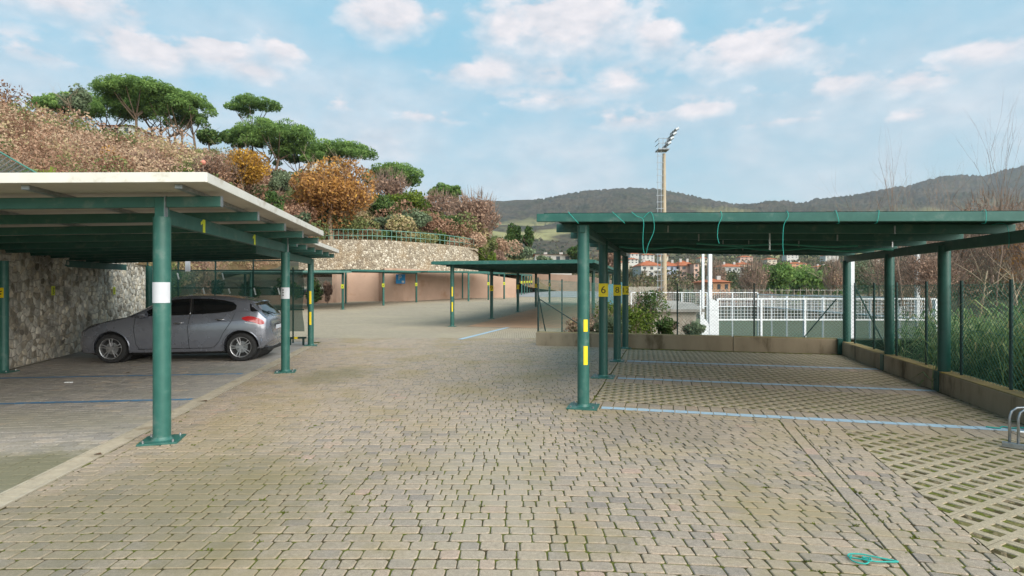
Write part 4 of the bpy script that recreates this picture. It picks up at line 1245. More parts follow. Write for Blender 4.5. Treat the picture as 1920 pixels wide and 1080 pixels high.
# fence and green netting behind the car
nf = tag(empty('netted_fence'), 'dark frame fence with green shade netting behind the car', 'fence')
def net_mat():
    m, nt, b = new_mat('green_shade_net')
    v = coords(nt); n = noise(nt, v, 1.6, 5)
    nt.links.new(mixc(nt, n, (.010, .05, .04), (.025, .10, .08)), b.inputs['Base Color']); b.inputs['Roughness'].default_value = .8
    tr = nnode(nt, 'ShaderNodeBsdfTransparent'); mx = nnode(nt, 'ShaderNodeMixShader'); mx.inputs[0].default_value = .74
    nt.links.new(tr.outputs[0], mx.inputs[1]); nt.links.new(b.outputs[0], mx.inputs[2]); nt.links.new(mx.outputs[0], nt.nodes['Material Output'].inputs[0]); return m
M_net = net_mat()
fa, fb = Vector((-10.9, 17.2)), Vector((-6.05, 16.75)); fd = (fb - fa)
for zz in (2.40, 2.12, 1.60, .97):
    mb = MB(); mb.bar((fa.x, fa.y, zz), (fb.x, fb.y + (.0), zz), .03, .035); mb.build('fence_rail', M_fpost, nf)
for t in (.0, .2, .44, .68, .93):
    p = fa + fd * t; mb = MB(); mb.bar((p.x, p.y + .03, 0), (p.x, p.y + .03, 2.75 if t < .9 else 2.2), .035, .035, (0, 1, 0)); mb.build('fence_post', M_fpost, nf)
mb = MB(); nxs, nzs = 40, 14; vs = []
for j in range(nzs + 1):
    for i in range(nxs + 1):
        t = i / nxs * 1.0; p = fa + fd * t; z = .34 + (2.10 - .34) * j / nzs
        vs.append((p.x + .03 * math.sin(z * 5) * (t > .95), p.y - .05 - .02 * math.sin(t * 40 + z * 2) - .02 * math.sin(z * 4 + t * 9), z))
mb.add(vs, [(j * (nxs + 1) + i, j * (nxs + 1) + i + 1, (j + 1) * (nxs + 1) + i + 1, (j + 1) * (nxs + 1) + i) for j in range(nzs) for i in range(nxs)])
mb.build('shade_netting', M_net, nf, smooth='all')
M_tie = pmat('white_cable_tie', (.7, .72, .72), (.6, .62, .62), 9, .6)
for px, y0, y1 in ((382, 540, 552), (430, 541, 550), (478, 540, 553), (523, 540, 552), (525, 582, 594), (334, 512, 524), (418, 512, 524)):
    a = at(px - 1.5, y0, 16.6); b = at(px + 1.5, y1, 16.58); mb = MB(); mb.bar(a, b, .035, .01, (0, -1, 0)); mb.build('tie_strip', M_tie, nf)
p = at(352, 498, 16.65); mb = MB(); mb.box(p.x - .07, p.x + .07, p.y - .01, p.y + .01, p.z - .17, p.z + .17); mb.build('white_notice', M_paper, nf)
# low barrier with legs by the second post
br = tag(empty('low_barrier'), 'low dark barrier bar on two legs below the netting', 'barrier')
a = at(540, 634, 16.2); b = at(574, 633, 16.1)
mb = MB(); mb.bar(a, b, .05, .05); mb.build('bar', M_fpost, br)
for t in (.12, .85):
    p = a.lerp(b, t); mb = MB(); mb.bar((p.x, p.y, 0), (p.x, p.y, p.z - .02), .05, .04, (0, 1, 0)); mb.build('leg', M_fpost, br)
p = a.lerp(b, .5); mb = MB(); mb.box(p.x - .07, p.x + .07, p.y - .03, p.y - .022, p.z - .03, p.z + .03); mb.build('reflector', M_yellow, br)
# ================================================================ vegetation
def unit(n):
    v = rng.normal(size=(n, 3)); return v / np.linalg.norm(v, axis=1, keepdims=True)
def leaf_quads(C, size, aspect=.6, flat=None, droop=None):
    """one small four-sided leaf clump at each centre C (n,3)"""
    n = len(C); a = unit(n)
    if flat is not None: a = a * np.array([1, 1, flat]); a /= np.linalg.norm(a, axis=1, keepdims=True)
    b = np.cross(a, unit(n)); b /= np.linalg.norm(b, axis=1, keepdims=True) + 1e-9
    s = (size * rng.uniform(.6, 1.35, (n, 1)))
    a = a * s; b = b * s * aspect
    k = rng.uniform(.5, 1, (n, 1))
    return np.stack([C - a, C + b * k, C + a, C - b], 1)
def blob_points(c, r, n, shell=.55):
    """points through an ellipsoid, denser near its surface"""
    d = unit(n); q = rng.uniform(0, 1, (n, 1)); rad = np.where(rng.uniform(size=(n, 1)) < shell, .78 + .26 * q, q ** (1 / 2.2))
    return np.asarray(c) + d * rad * np.asarray(r)
def branch_tree(mb, base, height, r0, n_main=5, spread=.5, levels=3, seed=0, up=.7, bare=False, first=.45):
    rnd = random.Random(seed); tips = []
    def grow(p, d, L, r, lv):
        pts = [p]; q = p; dd = d.copy(); n = 4
        for i in range(n):
            dd = (dd + Vector((rnd.gauss(0, .12), rnd.gauss(0, .12), rnd.gauss(.03, .08)))).normalized(); q = q + dd * (L / n); pts.append(q)
        rs = [r * (1 - .55 * i / n) for i in range(n + 1)]
        mb.tube(pts, rs, 6 if lv == 0 else (4 if lv == 1 else 3), False)
        if lv >= levels: tips.append(q); return
        k = n_main if lv == 0 else rnd.randint(2, 4)
        for i in range(k):
            t = rnd.uniform(first if lv == 0 else .35, 1); j = min(n - 1, int(t * n)); s = pts[j].lerp(pts[j + 1], t * n - j)
            ang = rnd.uniform(0, 6.28); side = Vector((math.cos(ang), math.sin(ang), 0))
            nd_ = (dd * up + side * spread * rnd.uniform(.7, 1.4) + Vector((0, 0, .15))).normalized()
            grow(s, nd_, L * rnd.uniform(.5, .75), r * (1 - .5 * t) * rnd.uniform(.45, .65), lv + 1)
        if lv > 0: tips.append(q)
    grow(Vector(base), Vector((rnd.gauss(0, .04), rnd.gauss(0, .04), 1)).normalized(), height, r0, 0)
    return tips
M_bark = pmat('pine_bark', (.20, .14, .10), (.13, .095, .07), 3, .95, 0, .4, .1, stretch=(1, 1, .3))
M_barkpale = pmat('pale_bark', (.34, .27, .19), (.26, .20, .145), 4, .9, 0, .3, .1, stretch=(1, 1, .3))
M_twig = pmat('twig_bark', (.27, .19, .145), (.20, .14, .105), 4, .95)
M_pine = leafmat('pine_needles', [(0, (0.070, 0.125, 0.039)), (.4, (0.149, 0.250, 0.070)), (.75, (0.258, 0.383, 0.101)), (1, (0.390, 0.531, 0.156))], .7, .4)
M_ever = leafmat('evergreen_leaves', [(0, (0.020, 0.043, 0.017)), (.5, (0.064, 0.118, 0.030)), (1, (0.151, 0.202, 0.059))])
M_bright = leafmat('bright_green_leaves', [(0, (0.039, 0.065, 0.013)), (.5, (0.111, 0.163, 0.023)), (1, (0.208, 0.247, 0.039))])
M_olive = leafmat('olive_leaves', [(0, (0.053, 0.075, 0.043)), (.5, (0.143, 0.188, 0.105)), (1, (0.270, 0.323, 0.195))])
M_orange = leafmat('russet_leaves', [(0, (0.140, 0.073, 0.030)), (.4, (0.323, 0.161, 0.063)), (.75, (0.476, 0.252, 0.077)), (1, (0.644, 0.349, 0.069))])
M_gold = leafmat('golden_leaves', [(0, (0.149, 0.081, 0.023)), (.5, (0.414, 0.218, 0.034)), (1, (0.632, 0.368, 0.052))])
M_mauve = leafmat('brown_twigs_leaves', [(0, (0.129, 0.083, 0.064)), (.5, (0.313, 0.202, 0.151)), (1, (0.497, 0.322, 0.221))])
M_scrub = leafmat('dry_scrub', [(0, (0.195, 0.104, 0.063)), (.2, (0.329, 0.189, 0.122)), (.4, (0.439, 0.287, 0.201)), (.6, (0.512, 0.366, 0.244)), (.75, (0.439, 0.366, 0.183)), (.88, (0.232, 0.244, 0.091)), (1, (0.122, 0.159, 0.055))])
M_reed = leafmat('reed_leaves', [(0, (0.040, 0.081, 0.034)), (.5, (0.121, 0.201, 0.075)), (.85, (0.241, 0.333, 0.132)), (1, (0.437, 0.391, 0.196))], .5, .35)

def tone_for(C, c, r, base=.5, amp=.35):
    """light clumps towards the outside of a lobe, a little random"""
    n = len(C); return np.clip(base + amp * .5 * rng.normal(size=n) + rng.normal() * .10, 0, 1)
def umbrella_pine(label, px, py_top, py_bot, width_px, y, h_px, lean=0, trunks=1, dens=1.0, base_px=None):
    """px: crown centre; py_top: crown top; py_bot: trunk foot; h_px: crown depth"""
    k = y / 1080
    base = hill_at(base_px if base_px is not None else px, y); foot = at(base_px if base_px is not None else px, py_bot, y); foot.z = min(foot.z, max(base.z - .2, foot.z - 6)) if False else foot.z
    foot.z = min(foot.z, base.z) - .3
    top = at(px, py_top, y); W = width_px * k / 2 * 1.1; H = h_px * k / 2
    root = tag(empty('umbrella_pine', foot), label, 'pine tree', 'umbrella pines on the hill')
    cc = Vector((top.x, y, top.z - H))
    # limbs fan out below the crown
    mb = MB()
    for t in range(trunks):
        fx = foot + Vector(((t - (trunks - 1) / 2) * W * .32, random.uniform(-.5, .5), 0)) - foot
        hub = Vector((cc.x - foot.x, cc.y - foot.y, cc.z - foot.z - H * .75)) * .80 + fx * .7
        rr = max(.09, W * .035)
        mid = hub * .5 + Vector((random.uniform(-.2, .2), 0, 0)) + fx * .5
        mb.tube([fx, mid, hub], [rr * 1.25, rr, rr * .8], 7)
        for j in range(9 if trunks == 1 else 5):
            an = random.uniform(0, 6.28); q = Vector((cc.x - foot.x + math.cos(an) * W * random.uniform(.35, .8) + fx.x * .4, math.sin(an) * W * .6, cc.z - foot.z + H * random.uniform(-.35, .1)))
            st = hub.lerp(mid, random.uniform(0, .35)); m_ = st.lerp(q, .5) - Vector((0, 0, H * .12))
            mb.tube([st, m_, q], [rr * .5, rr * .36, rr * .16], 4, False)
    mb.build('trunk', M_bark, root, smooth=True)
    # crown: many overlapping flattened tufts through a dome
    V_ = []; T_ = []
    nl = int(64 * dens * max(.75, W / 4))
    for i in range(nl):
        an = random.uniform(0, 6.28); rr = math.sqrt(random.random()) * .9
        x, yy = math.cos(an) * rr * W, math.sin(an) * rr * W * .8
        hi = H * (.72 - .85 * rr ** 2.4); lo = -H * (.55 + .15 * rr)
        z = lo + (hi - lo) * random.random() ** .55
        lr = W * random.uniform(.15, .27); lz = min(lr * .7, H * .42); c = (cc.x - foot.x + x, yy, cc.z - foot.z + z)
        P = blob_points(c, (lr, lr, lz), int(300 * dens), .8)
        P = P[P[:, 2] > c[2] - lz * .5]
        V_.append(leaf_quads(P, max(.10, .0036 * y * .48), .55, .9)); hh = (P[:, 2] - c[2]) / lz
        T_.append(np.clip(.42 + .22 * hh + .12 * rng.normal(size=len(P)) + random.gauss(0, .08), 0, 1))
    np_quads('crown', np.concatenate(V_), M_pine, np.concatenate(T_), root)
    return root
def round_tree(name, label, cat, px, py_top, py_bot, width_px, y, mat, bark, size=None, n=2600, lobes=16, twiggy=0, hollow=.55, group=None, zbase=None, tone=.5, trunk=True, squash=1.0, crown_from=.25, base_py=None):
    k = y / 1080
    foot = at(px, py_bot, y); top = at(px, py_top, y)
    if zbase is not None: foot.z = zbase
    H = top.z - foot.z; W = width_px * k / 2
    root = tag(empty(name, foot), label, cat, group)
    cz = H * (crown_from + (1 - crown_from) / 2); ch = H * (1 - crown_from) / 2
    mb = MB(); tips = branch_tree(mb, (0, 0, -.4), H * .62 + .4, max(.04, W * .055), 7, .75, 2 + (twiggy > 0), random.randrange(9999), .75)
    mb.build('trunk' if trunk else 'stem', bark, root, smooth=True)
    V_ = []; T_ = []; per = n // lobes
    for i in range(lobes):
        d = Vector((random.gauss(0, 1), random.gauss(0, 1), random.gauss(0, 1))).normalized(); q = random.uniform(.25, .72)
        c = (d.x * W * q, d.y * W * q, cz + d.z * ch * q); lr = random.uniform(.30, .48)
        P = blob_points(c, (W * lr, W * lr, ch * lr * squash), per, hollow)
        V_.append(leaf_quads(P, size or .0036 * y * .7, .6)); T_.append(np.clip(tone + .17 * rng.normal(size=per) + random.gauss(0, .13), 0, 1))
    np_quads('crown', np.concatenate(V_), mat, np.concatenate(T_), root)
    if twiggy:
        # fine upright twigs that stand out of the crown
        m = max(60, int(twiggy * .6)); base = blob_points((0, 0, cz), (W * .85, W * .85, ch * .9), m, .7); L = rng.uniform(.05, .15, (m, 1)) * H
        d = base - np.array([0, 0, cz - ch * 1.6]); d /= np.linalg.norm(d, axis=1, keepdims=True); w = np.cross(d, unit(m)); w /= np.linalg.norm(w, axis=1, keepdims=True); w *= .0004 * y
        np_quads('twig_mass', np.stack([base - w, base + w, base + d * L + w * .3, base + d * L - w * .3], 1), M_twig, None, root)['kind'] = 'stuff'
    return root

# umbrella pines along the ridge
for a in [('broad low umbrella pine at the far left of the skyline', 125, 176, 232, 110, 66, 50, 0, 2), ('low umbrella pine between the far left pine and the tall ones', 205, 178, 240, 120, 70, 52, 0, 2),
          ('tall umbrella pine with a single bare trunk, left of the big group', 256, 146, 262, 132, 64, 50, 0, 1, 1.1), ('largest spreading umbrella pine with several trunks showing', 338, 158, 268, 118, 66, 88, 0, 4, 1.25),
          ('dark umbrella pine behind the big group', 292, 160, 262, 110, 70, 66, 0, 2),
          ('lone small topped pine standing above the others on a thin trunk', 473, 180, 300, 90, 76, 36, 0, 1, .8), ('umbrella pine with leaning trunk below the lone tall pine', 516, 223, 318, 140, 72, 66, 0, 2, 1.1, 500),
          ('umbrella pine left of the leaning one, over the golden tree', 452, 232, 316, 70, 74, 60, 0, 1), ('low umbrella pine behind the russet tree', 560, 262, 330, 90, 74, 56, 0, 1), ('long flat umbrella pine right above the russet tree', 638, 263, 345, 120, 78, 48, 0, 2),
          ('dark umbrella pine right of the russet tree', 738, 302, 372, 102, 80, 60, 0, 2), ('small round umbrella pine right on the falling skyline', 838, 340, 402, 62, 88, 44, 0, 1)]:
    umbrella_pine(*a)
# other hill trees
TR = [('leafy_tree', 'grey green slender tree before the far left pines', 'tree', 143, 156, 236, 58, 60, M_olive, M_barkpale, None, 2400, 14, 0, .5),
      ('leafy_tree', 'round dark green tree between the pine groups', 'tree', 393, 238, 282, 66, 62, M_ever, M_bark, None, 2400, 12),
      ('leafy_tree', 'golden yellow autumn tree behind the cream roof', 'tree', 458, 276, 372, 110, 52, M_gold, M_barkpale, None, 5000, 24, 200),
      ('leafy_tree', 'grey brown bare tree left of the golden tree', 'tree', 405, 288, 372, 90, 50, M_mauve, M_barkpale, None, 1600, 14, 900),
      ('olive_tree', 'grey green olive bush between golden and russet trees', 'tree', 527, 312, 385, 52, 54, M_olive, M_bark, None, 2200, 10),
      ('leafy_tree', 'big russet orange round tree above the stone wall', 'tree', 622, 292, 446, 176, 57.8, M_orange, M_barkpale, .16, 17000, 30, 500, .5, None, None, .55, True, .85, .14),
      ('leafy_tree', 'mauve bare tree in front of the dark pine', 'tree', 728, 316, 402, 88, 74, M_mauve, M_bark, None, 1700, 14, 1100),
      ('leafy_tree', 'bright green bushy tree right of the russet tree', 'tree', 762, 352, 425, 100, 66, M_bright, M_bark, None, 3800, 18),
      ('leafy_tree', 'dark green bush left of the bright green tree', 'tree', 712, 362, 432, 70, 64, M_ever, M_bark, None, 2600, 12),
      ('olive_tree', 'pale silvery olive tree behind the railing', 'tree', 766, 392, 446, 92, 63, M_olive, M_bark, None, 3600, 16),
      ('olive_tree', 'small silvery olive bush left behind the railing', 'tree', 710, 404, 446, 60, 62, M_olive, M_bark, None, 2200, 10),
      ('leafy_tree', 'dark evergreen bush right behind the railing', 'tree', 836, 398, 462, 76, 68, M_ever, M_bark, None, 3000, 14),
      ('leafy_tree', 'reddish brown half bare tree at the right end of the terrace', 'tree', 888, 358, 486, 108, 72, M_mauve, M_bark, None, 9000, 36, 1200, .5, None, None, .62),
      ('leafy_tree', 'brown bare tree behind the reddish brown one', 'tree', 822, 356, 440, 80, 82, M_mauve, M_bark, None, 1800, 14, 900),
      ('leafy_tree', 'tall thin green tree above the middle carport', 'tree', 960, 416, 492, 44, 84, M_ever, M_bark, None, 1500, 9), ('leafy_tree', 'rounded dark tree right of the thin green tree', 'tree', 992, 424, 494, 34, 88, M_ever, M_bark, None, 1400, 8),
      ('olive_tree', 'grey olive tree above the roof of the middle carport', 'tree', 962, 456, 506, 84, 80, M_olive, M_bark, None, 3200, 14), ('olive_tree', 'dull olive bush left above the middle carport', 'tree', 918, 452, 508, 62, 76, M_olive, M_bark, None, 2400, 12, 0, .55, None, None, .35),
      ('leafy_tree', 'dark green tree right of the white villa', 'tree', 1082, 458, 504, 46, 128, M_ever, M_bark, None, 1500, 9), ('olive_tree', 'small grey bush before the white villa', 'tree', 1022, 478, 500, 40, 100, M_olive, M_bark, None, 1300, 8),
      ('leafy_tree', 'brown bare tree right behind the numbered posts', 'tree', 1145, 460, 512, 60, 118, M_mauve, M_bark, None, 1300, 10, 500)]
for t in TR: round_tree(*t)

# scrub covering the hillside: too dense to count
def scrub():
    V_ = []; T_ = []
    for q in range(1750):
        px = random.uniform(-250, 960); t = random.uniform(.0, 1.0)
        p = hill_pt(px, t)
        if px > 590 and t < .02: continue
        y = p.y
        low = q % 3 == 0                                  # every third is low dry grass between the bushes
        h = random.uniform(.3, .6) if low else random.uniform(.5, 1.25) * min(1, .42 + y / 80); w = h * (1.6 if low else random.uniform(1.0, 1.7))
        n = int((90 if low else 520) * min(1.6, 1 + 8 / y))
        patch = math.sin(p.x * .23 + 1) * math.sin(p.y * .19) + .6 * math.sin(p.x * .07 + p.y * .11)
        u = random.random() + .42 * patch + (.25 if px > 480 else 0)
        kind = random.gauss(.13, .05) if u < .18 else random.gauss(.30, .06) if u < .50 else random.gauss(.54, .06) if u < .84 else random.gauss(.72, .05) if u < 1.0 else random.gauss(.90, .05)
        if low: kind = max(kind, random.gauss(.6, .08))
        P = blob_points((p.x, p.y, p.z + h * .42), (w, w, h * .62), n, .75)
        s = max(.03, .00105 * y)
        a = unit(n) * np.array([.8, .8, 1.0]); a[:, 2] = np.abs(a[:, 2]) + (.5 if low else .1); a /= np.linalg.norm(a, axis=1, keepdims=True)
        b = np.cross(a, unit(n)); b /= np.linalg.norm(b, axis=1, keepdims=True) + 1e-9
        ss = s * rng.uniform(.7, 1.7, (n, 1)); a = a * ss * 1.4; b = b * ss * .55
        V_.append(np.stack([P - a, P + b, P + a, P - b], 1)); T_.append(np.clip(kind + .045 * rng.normal(size=n), 0, 1))
    # larger rounded bushes in rust, tan, olive and green stand out of it
    for q in range(250):
        px = random.uniform(-120, 600) if q % 4 else random.uniform(560, 960); t = random.uniform(.04, .86); p = hill_pt(px, t); y = p.y
        if y < 22 and t > .5: continue
        kind = random.choice((.06, .10, .14, .22, .34, .46, .55, .68, .90, .94, .97) if px < 560 else (.22, .46, .72, .90, .93, .96, .98)); R0 = random.uniform(1.1, 2.3) * min(1, .35 + y / 75)
        for k in range(7):
            d = Vector((random.gauss(0, .5), random.gauss(0, .5), abs(random.gauss(0, .35)) + .55)); rr = R0 * random.uniform(.45, .7); n = 210
            P = blob_points((p.x + d.x * R0, p.y + d.y * R0, p.z + d.z * R0), (rr * 1.05, rr * 1.05, rr * .9), n, .75)
            V_.append(leaf_quads(P, max(.04, .0023 * y), .65)); T_.append(np.clip(kind + random.gauss(0, .03) + .05 * rng.normal(size=n), 0, 1))
    tag(np_quads('hillside_scrub', np.concatenate(V_), M_scrub, np.concatenate(T_)), 'dry rust brown scrub covering the hillside', 'scrub', None, 'stuff')
scrub()
# a few bushes that stand out of the scrub
for t in [('shrub', 'russet brown shrub at the left edge of the hillside', 'shrub', 35, 238, 300, 110, 44, M_orange, M_twig, None, 2600, 14, 200, .5, None, None, .22), ('shrub', 'dark green shrub low in the brown scrub', 'shrub', 138, 284, 332, 60, 30, M_ever, M_twig, None, 1200, 8, 100), ('shrub', 'orange brown shrub right of the dark green one', 'shrub', 205, 270, 335, 70, 30, M_orange, M_twig, None, 1500, 10, 300, .5, None, None, .55),
          ('shrub', 'pinkish dry shrub above the cream roof', 'shrub', 272, 280, 340, 120, 34, M_mauve, M_twig, None, 2600, 14, 700, .5, None, None, .75), ('shrub', 'green shrub behind the corner of the cream roof', 'shrub', 345, 300, 345, 60, 36, M_bright, M_twig, None, 1300, 9, 0, .5, None, None, .35),
          ('shrub', 'dark green hedge bush below the olive', 'shrub', 512, 352, 402, 44, 44, M_ever, M_twig, None, 1200, 8), ('agave', 'blue grey spiky plant by the terrace wall', 'plant', 566, 386, 428, 40, 52, M_olive, M_twig, None, 900, 6)]:
    round_tree(*t, trunk=False, crown_from=.02)
for t in [('shrub', 'yellow green shrub at the right end of the terrace wall', 'shrub', 912, 458, 512, 46, 68, M_bright, M_twig, None, 2200, 12), ('shrub', 'brown shrub below the reddish tree', 'shrub', 936, 470, 512, 50, 70, M_mauve, M_twig, None, 1600, 10, 300),
          ('shrub', 'ivy green bush closing the end of the rubble wall', 'shrub', 318, 470, 570, 70, 24, M_ever, M_twig, .05, 2600, 14), ('shrub', 'dry brown bush beside the ivy green bush', 'shrub', 372, 478, 570, 70, 30, M_mauve, M_twig, .06, 1800, 12, 200)]:
    round_tree(*t, trunk=False, crown_from=.0)
# hedge behind the railing: a row of bushes
for i in range(9):
    px = 664 + i * 26; y = np.interp(px, [t[0] for t in tw], [t[1] for t in tw]) + 2.2; t_ = np.interp(px, [t[0] for t in tw], [t[2] for t in tw])
    round_tree('hedge_bush', ('first', 'second', 'third', 'fourth', 'fifth', 'sixth', 'seventh', 'eighth', 'ninth')[i] + ' hedge bush from the left behind the terrace railing', 'bush', px, t_ - random.uniform(18, 30), t_ + 2, 44, y, M_ever if i % 3 else M_bright, M_twig, None, 900, 7, 0, .5, 'bushes behind the railing', None, .42, False, 1, .0)

# planting at the bend, seen left of the pink wall
for px, t_, w, mt_, lb in ((590, 520, 40, M_ever, 'dark green bush behind the low pink wall'), (615, 524, 26, M_mauve, 'brown bush at the end of the low pink wall'), (540, 518, 60, M_ever, 'dark bush seen through the green netting'), (470, 520, 60, M_bright, 'green bush seen through the netting left of the dark one'), (400, 516, 70, M_ever, 'dark bush behind the netting and the rear post')):
    round_tree('shrub', lb, 'shrub', px, t_, 580, w, 48 if px > 500 else 44, mt_, M_twig, None, 1100, 8, 100, .5, None, .3, .4, False, 1, .0)

# reeds behind the right fence
def reed_clump(label, x, y, z, h, n, spread, seed):
    r2 = np.random.default_rng(seed); root = tag(empty('reed_clump', (x, y, z)), label, 'reeds', 'reeds behind the right fence')
    ns = n // 12; V_ = []; T_ = []; S_ = []
    for i in range(ns):
        bx_, by_ = r2.normal(0, spread, 2); hh = h * r2.uniform(.6, 1.1); lx, ly = r2.normal(0, .16, 2)
        w = .007; S_.append([[bx_ - w, by_, 0], [bx_ + w, by_, 0], [bx_ + lx * hh + w * .3, by_ + ly * hh, hh], [bx_ + lx * hh - w * .3, by_ + ly * hh, hh]])
        for k in range(12):
            t = r2.uniform(.12, 1); p = np.array([bx_ + lx * hh * t, by_ + ly * hh * t, hh * t]); an = r2.uniform(0, 6.28); L = r2.uniform(.22, .5); dr_ = r2.uniform(-.1, .5)
            d = np.array([math.cos(an), math.sin(an), 0]); sd = np.array([-d[1], d[0], 0]) * r2.uniform(.007, .014)
            m1 = p + d * L * .5 + np.array([0, 0, L * .42]); e = p + d * L + np.array([0, 0, L * (.42 - dr_)])
            tn_ = r2.uniform(.2, .9) if r2.uniform() < .9 else .98
            V_.append([p - sd * .6, p + sd * .6, m1 + sd, m1 - sd]); V_.append([m1 - sd, m1 + sd, e + sd * .1, e - sd * .1]); T_ += [tn_, min(1, tn_ + .08)]
    np_quads('leaves', np.array(V_), M_reed, np.array(T_), root); np_quads('stalks', np.array(S_), M_reed, np.full(len(S_), .8), root)
rc = 0
for s, w0, h, lb in ((-1.6, 6.6, 1.45, 'tall leafy reeds nearest the right edge of the picture'), (-.6, 6.4, 1.4, 'tall reeds behind the second fence bay from the right'), (.5, 6.3, 1.3, 'green reeds leaning on the fence right of the thick post'), (1.5, 6.35, 1.25, 'dense reeds directly behind the thick right post'),
                     (2.5, 6.3, 1.2, 'reeds in the fence bay left of the thick post'), (3.5, 6.3, 1.1, 'reeds behind the middle right post'), (4.5, 6.25, .95, 'low reeds near the wall corner'), (5.4, 6.2, 1.0, 'thin short reeds at the corner of the two walls'),
                     (-.2, 8.0, 1.6, 'tall pale reeds in the second row at the right edge'), (1.6, 8.0, 1.5, 'tall reeds in the second row behind the thick post'), (3.2, 7.9, 1.35, 'second row of reeds before the court corner'), (-2.6, 6.8, 1.8, 'reeds just outside the right edge'), (-1.0, 9.6, 1.75, 'tallest reeds at the back right')):
    p = rf(s, w0 + .28); reed_clump(lb, p.x, p.y, -.25, h + .25, 1500 if w0 < 7 else 950, .42, 50 + rc); rc += 1
# bank the reeds grow on
Pb = np.zeros((24, 14, 3))
for i in range(24):
    for j in range(14):
        s = -6 + i * .62; w = 5.38 + j * .75 + (j > 6) * (j - 6) * .6; p = rf(s, w)
        Pb[i, j] = (p.x, p.y, .02 - .30 * min(1, j / 2) - max(0, j - 4) * .3 + .05 * math.sin(i * 1.7 + j * 2.3))
M_bank = bed_mat('weedy_bank', (.07, .055, .03), (.07, .085, .025))
tag(grid_mesh('bank', Pb, M_bank), 'weedy earth bank falling away behind the right wall', None, None, 'structure')

# bare trees and brown brush on the right
def bare_tree(label, px, py_top, y, py_foot, r, n_main, spread, lv, up, bark, seed, first=.2, zf=None):
    foot = at(px, py_foot, y); top = at(px, py_top, y); H = top.z - foot.z
    root = tag(empty('bare_tree', foot), label, 'tree', 'leafless trees on the right'); mb = MB()
    branch_tree(mb, (0, 0, -.3), H * .72, r, n_main, spread, lv, seed, up, True, first); mb.build('branches', bark, root, smooth=True); return root
bare_tree('slender leafless sapling rising above the carport roof', 1692, 292, 26, 560, .032, 10, .2, 3, 1.1, M_twig, 4)
bare_tree('leafless sapling right of the middle of the roof', 1778, 312, 26, 560, .03, 9, .2, 3, 1.1, M_twig, 9)
bare_tree('tallest leafless tree near the right edge', 1868, 282, 24, 560, .034, 10, .2, 3, 1.1, M_twig, 14)
bare_tree('pale many limbed bare tree behind the reeds', 1836, 450, 15, 575, .035, 8, .95, 2, .75, M_barkpale, 23, .05)
bare_tree('pale limbed bare tree at the right edge', 1912, 455, 14, 575, .032, 6, .7, 2, .75, M_barkpale, 31, .05)
bare_tree('small leafless tree left of the slender sapling', 1650, 372, 34, 560, .06, 12, .4, 3, .9, M_twig, 37)
for i, (px, t_, b_, w, y, mt_, tw_, lb) in enumerate([(1690, 470, 560, 150, 30, M_mauve, 1800, 'brown twiggy thicket left of the thick post'), (1800, 420, 560, 170, 30, M_mauve, 2200, 'brown twiggy thicket behind the pale limbed tree'), (1900, 380, 560, 150, 28, M_mauve, 2200, 'tall russet twiggy thicket at the right edge'),
                                           (1760, 395, 520, 150, 44, M_mauve, 1600, 'paler brown thicket farther back above the roof'), (1630, 478, 556, 90, 46, M_olive, 700, 'dull olive brown thicket beyond the court corner'), (1860, 350, 520, 120, 42, M_mauve, 1500, 'high brown thicket below the right mountain'), (1960, 370, 560, 160, 26, M_orange, 1500, 'orange brown thicket past the right edge'),(1745, 470, 565, 120, 24, M_mauve, 1500, 'thin brown thicket behind the white pole')]):
    round_tree('thicket', lb, 'thicket', px, t_, b_, w, y, mt_, M_twig, .0019 * y, 3000, 18, tw_, .5, None, None, .55, False, 1, .0)

# bushes and weeds between the end wall and the middle carport fence
for px, t_, b_, w, y, mt_, lb in ((1222, 522, 632, 92, 22, M_ever, 'tall dark green bush behind the number twelve post'), (1195, 562, 636, 130, 19, M_bright, 'leafy green bush behind the end wall'), (1140, 585, 632, 90, 18, M_olive, 'low grey green weeds by the end wall'), (1085, 594, 630, 60, 17.6, M_scrub, 'dry grass tuft on the end wall corner'), (1250, 596, 632, 50, 18.5, M_ever, 'low dark bush before the concrete hut'), (1150, 556, 630, 80, 21, M_bright, 'green bush behind posts eight and twelve'),
                            (1298, 600, 634, 50, 18.2, M_olive, 'weeds right of the concrete hut')):
    round_tree('shrub', lb, 'shrub', px, t_, b_, w, y, mt_, M_twig, .0022 * y, 2600, 16, 120, .5, None, None, .5, False, 1, .0)
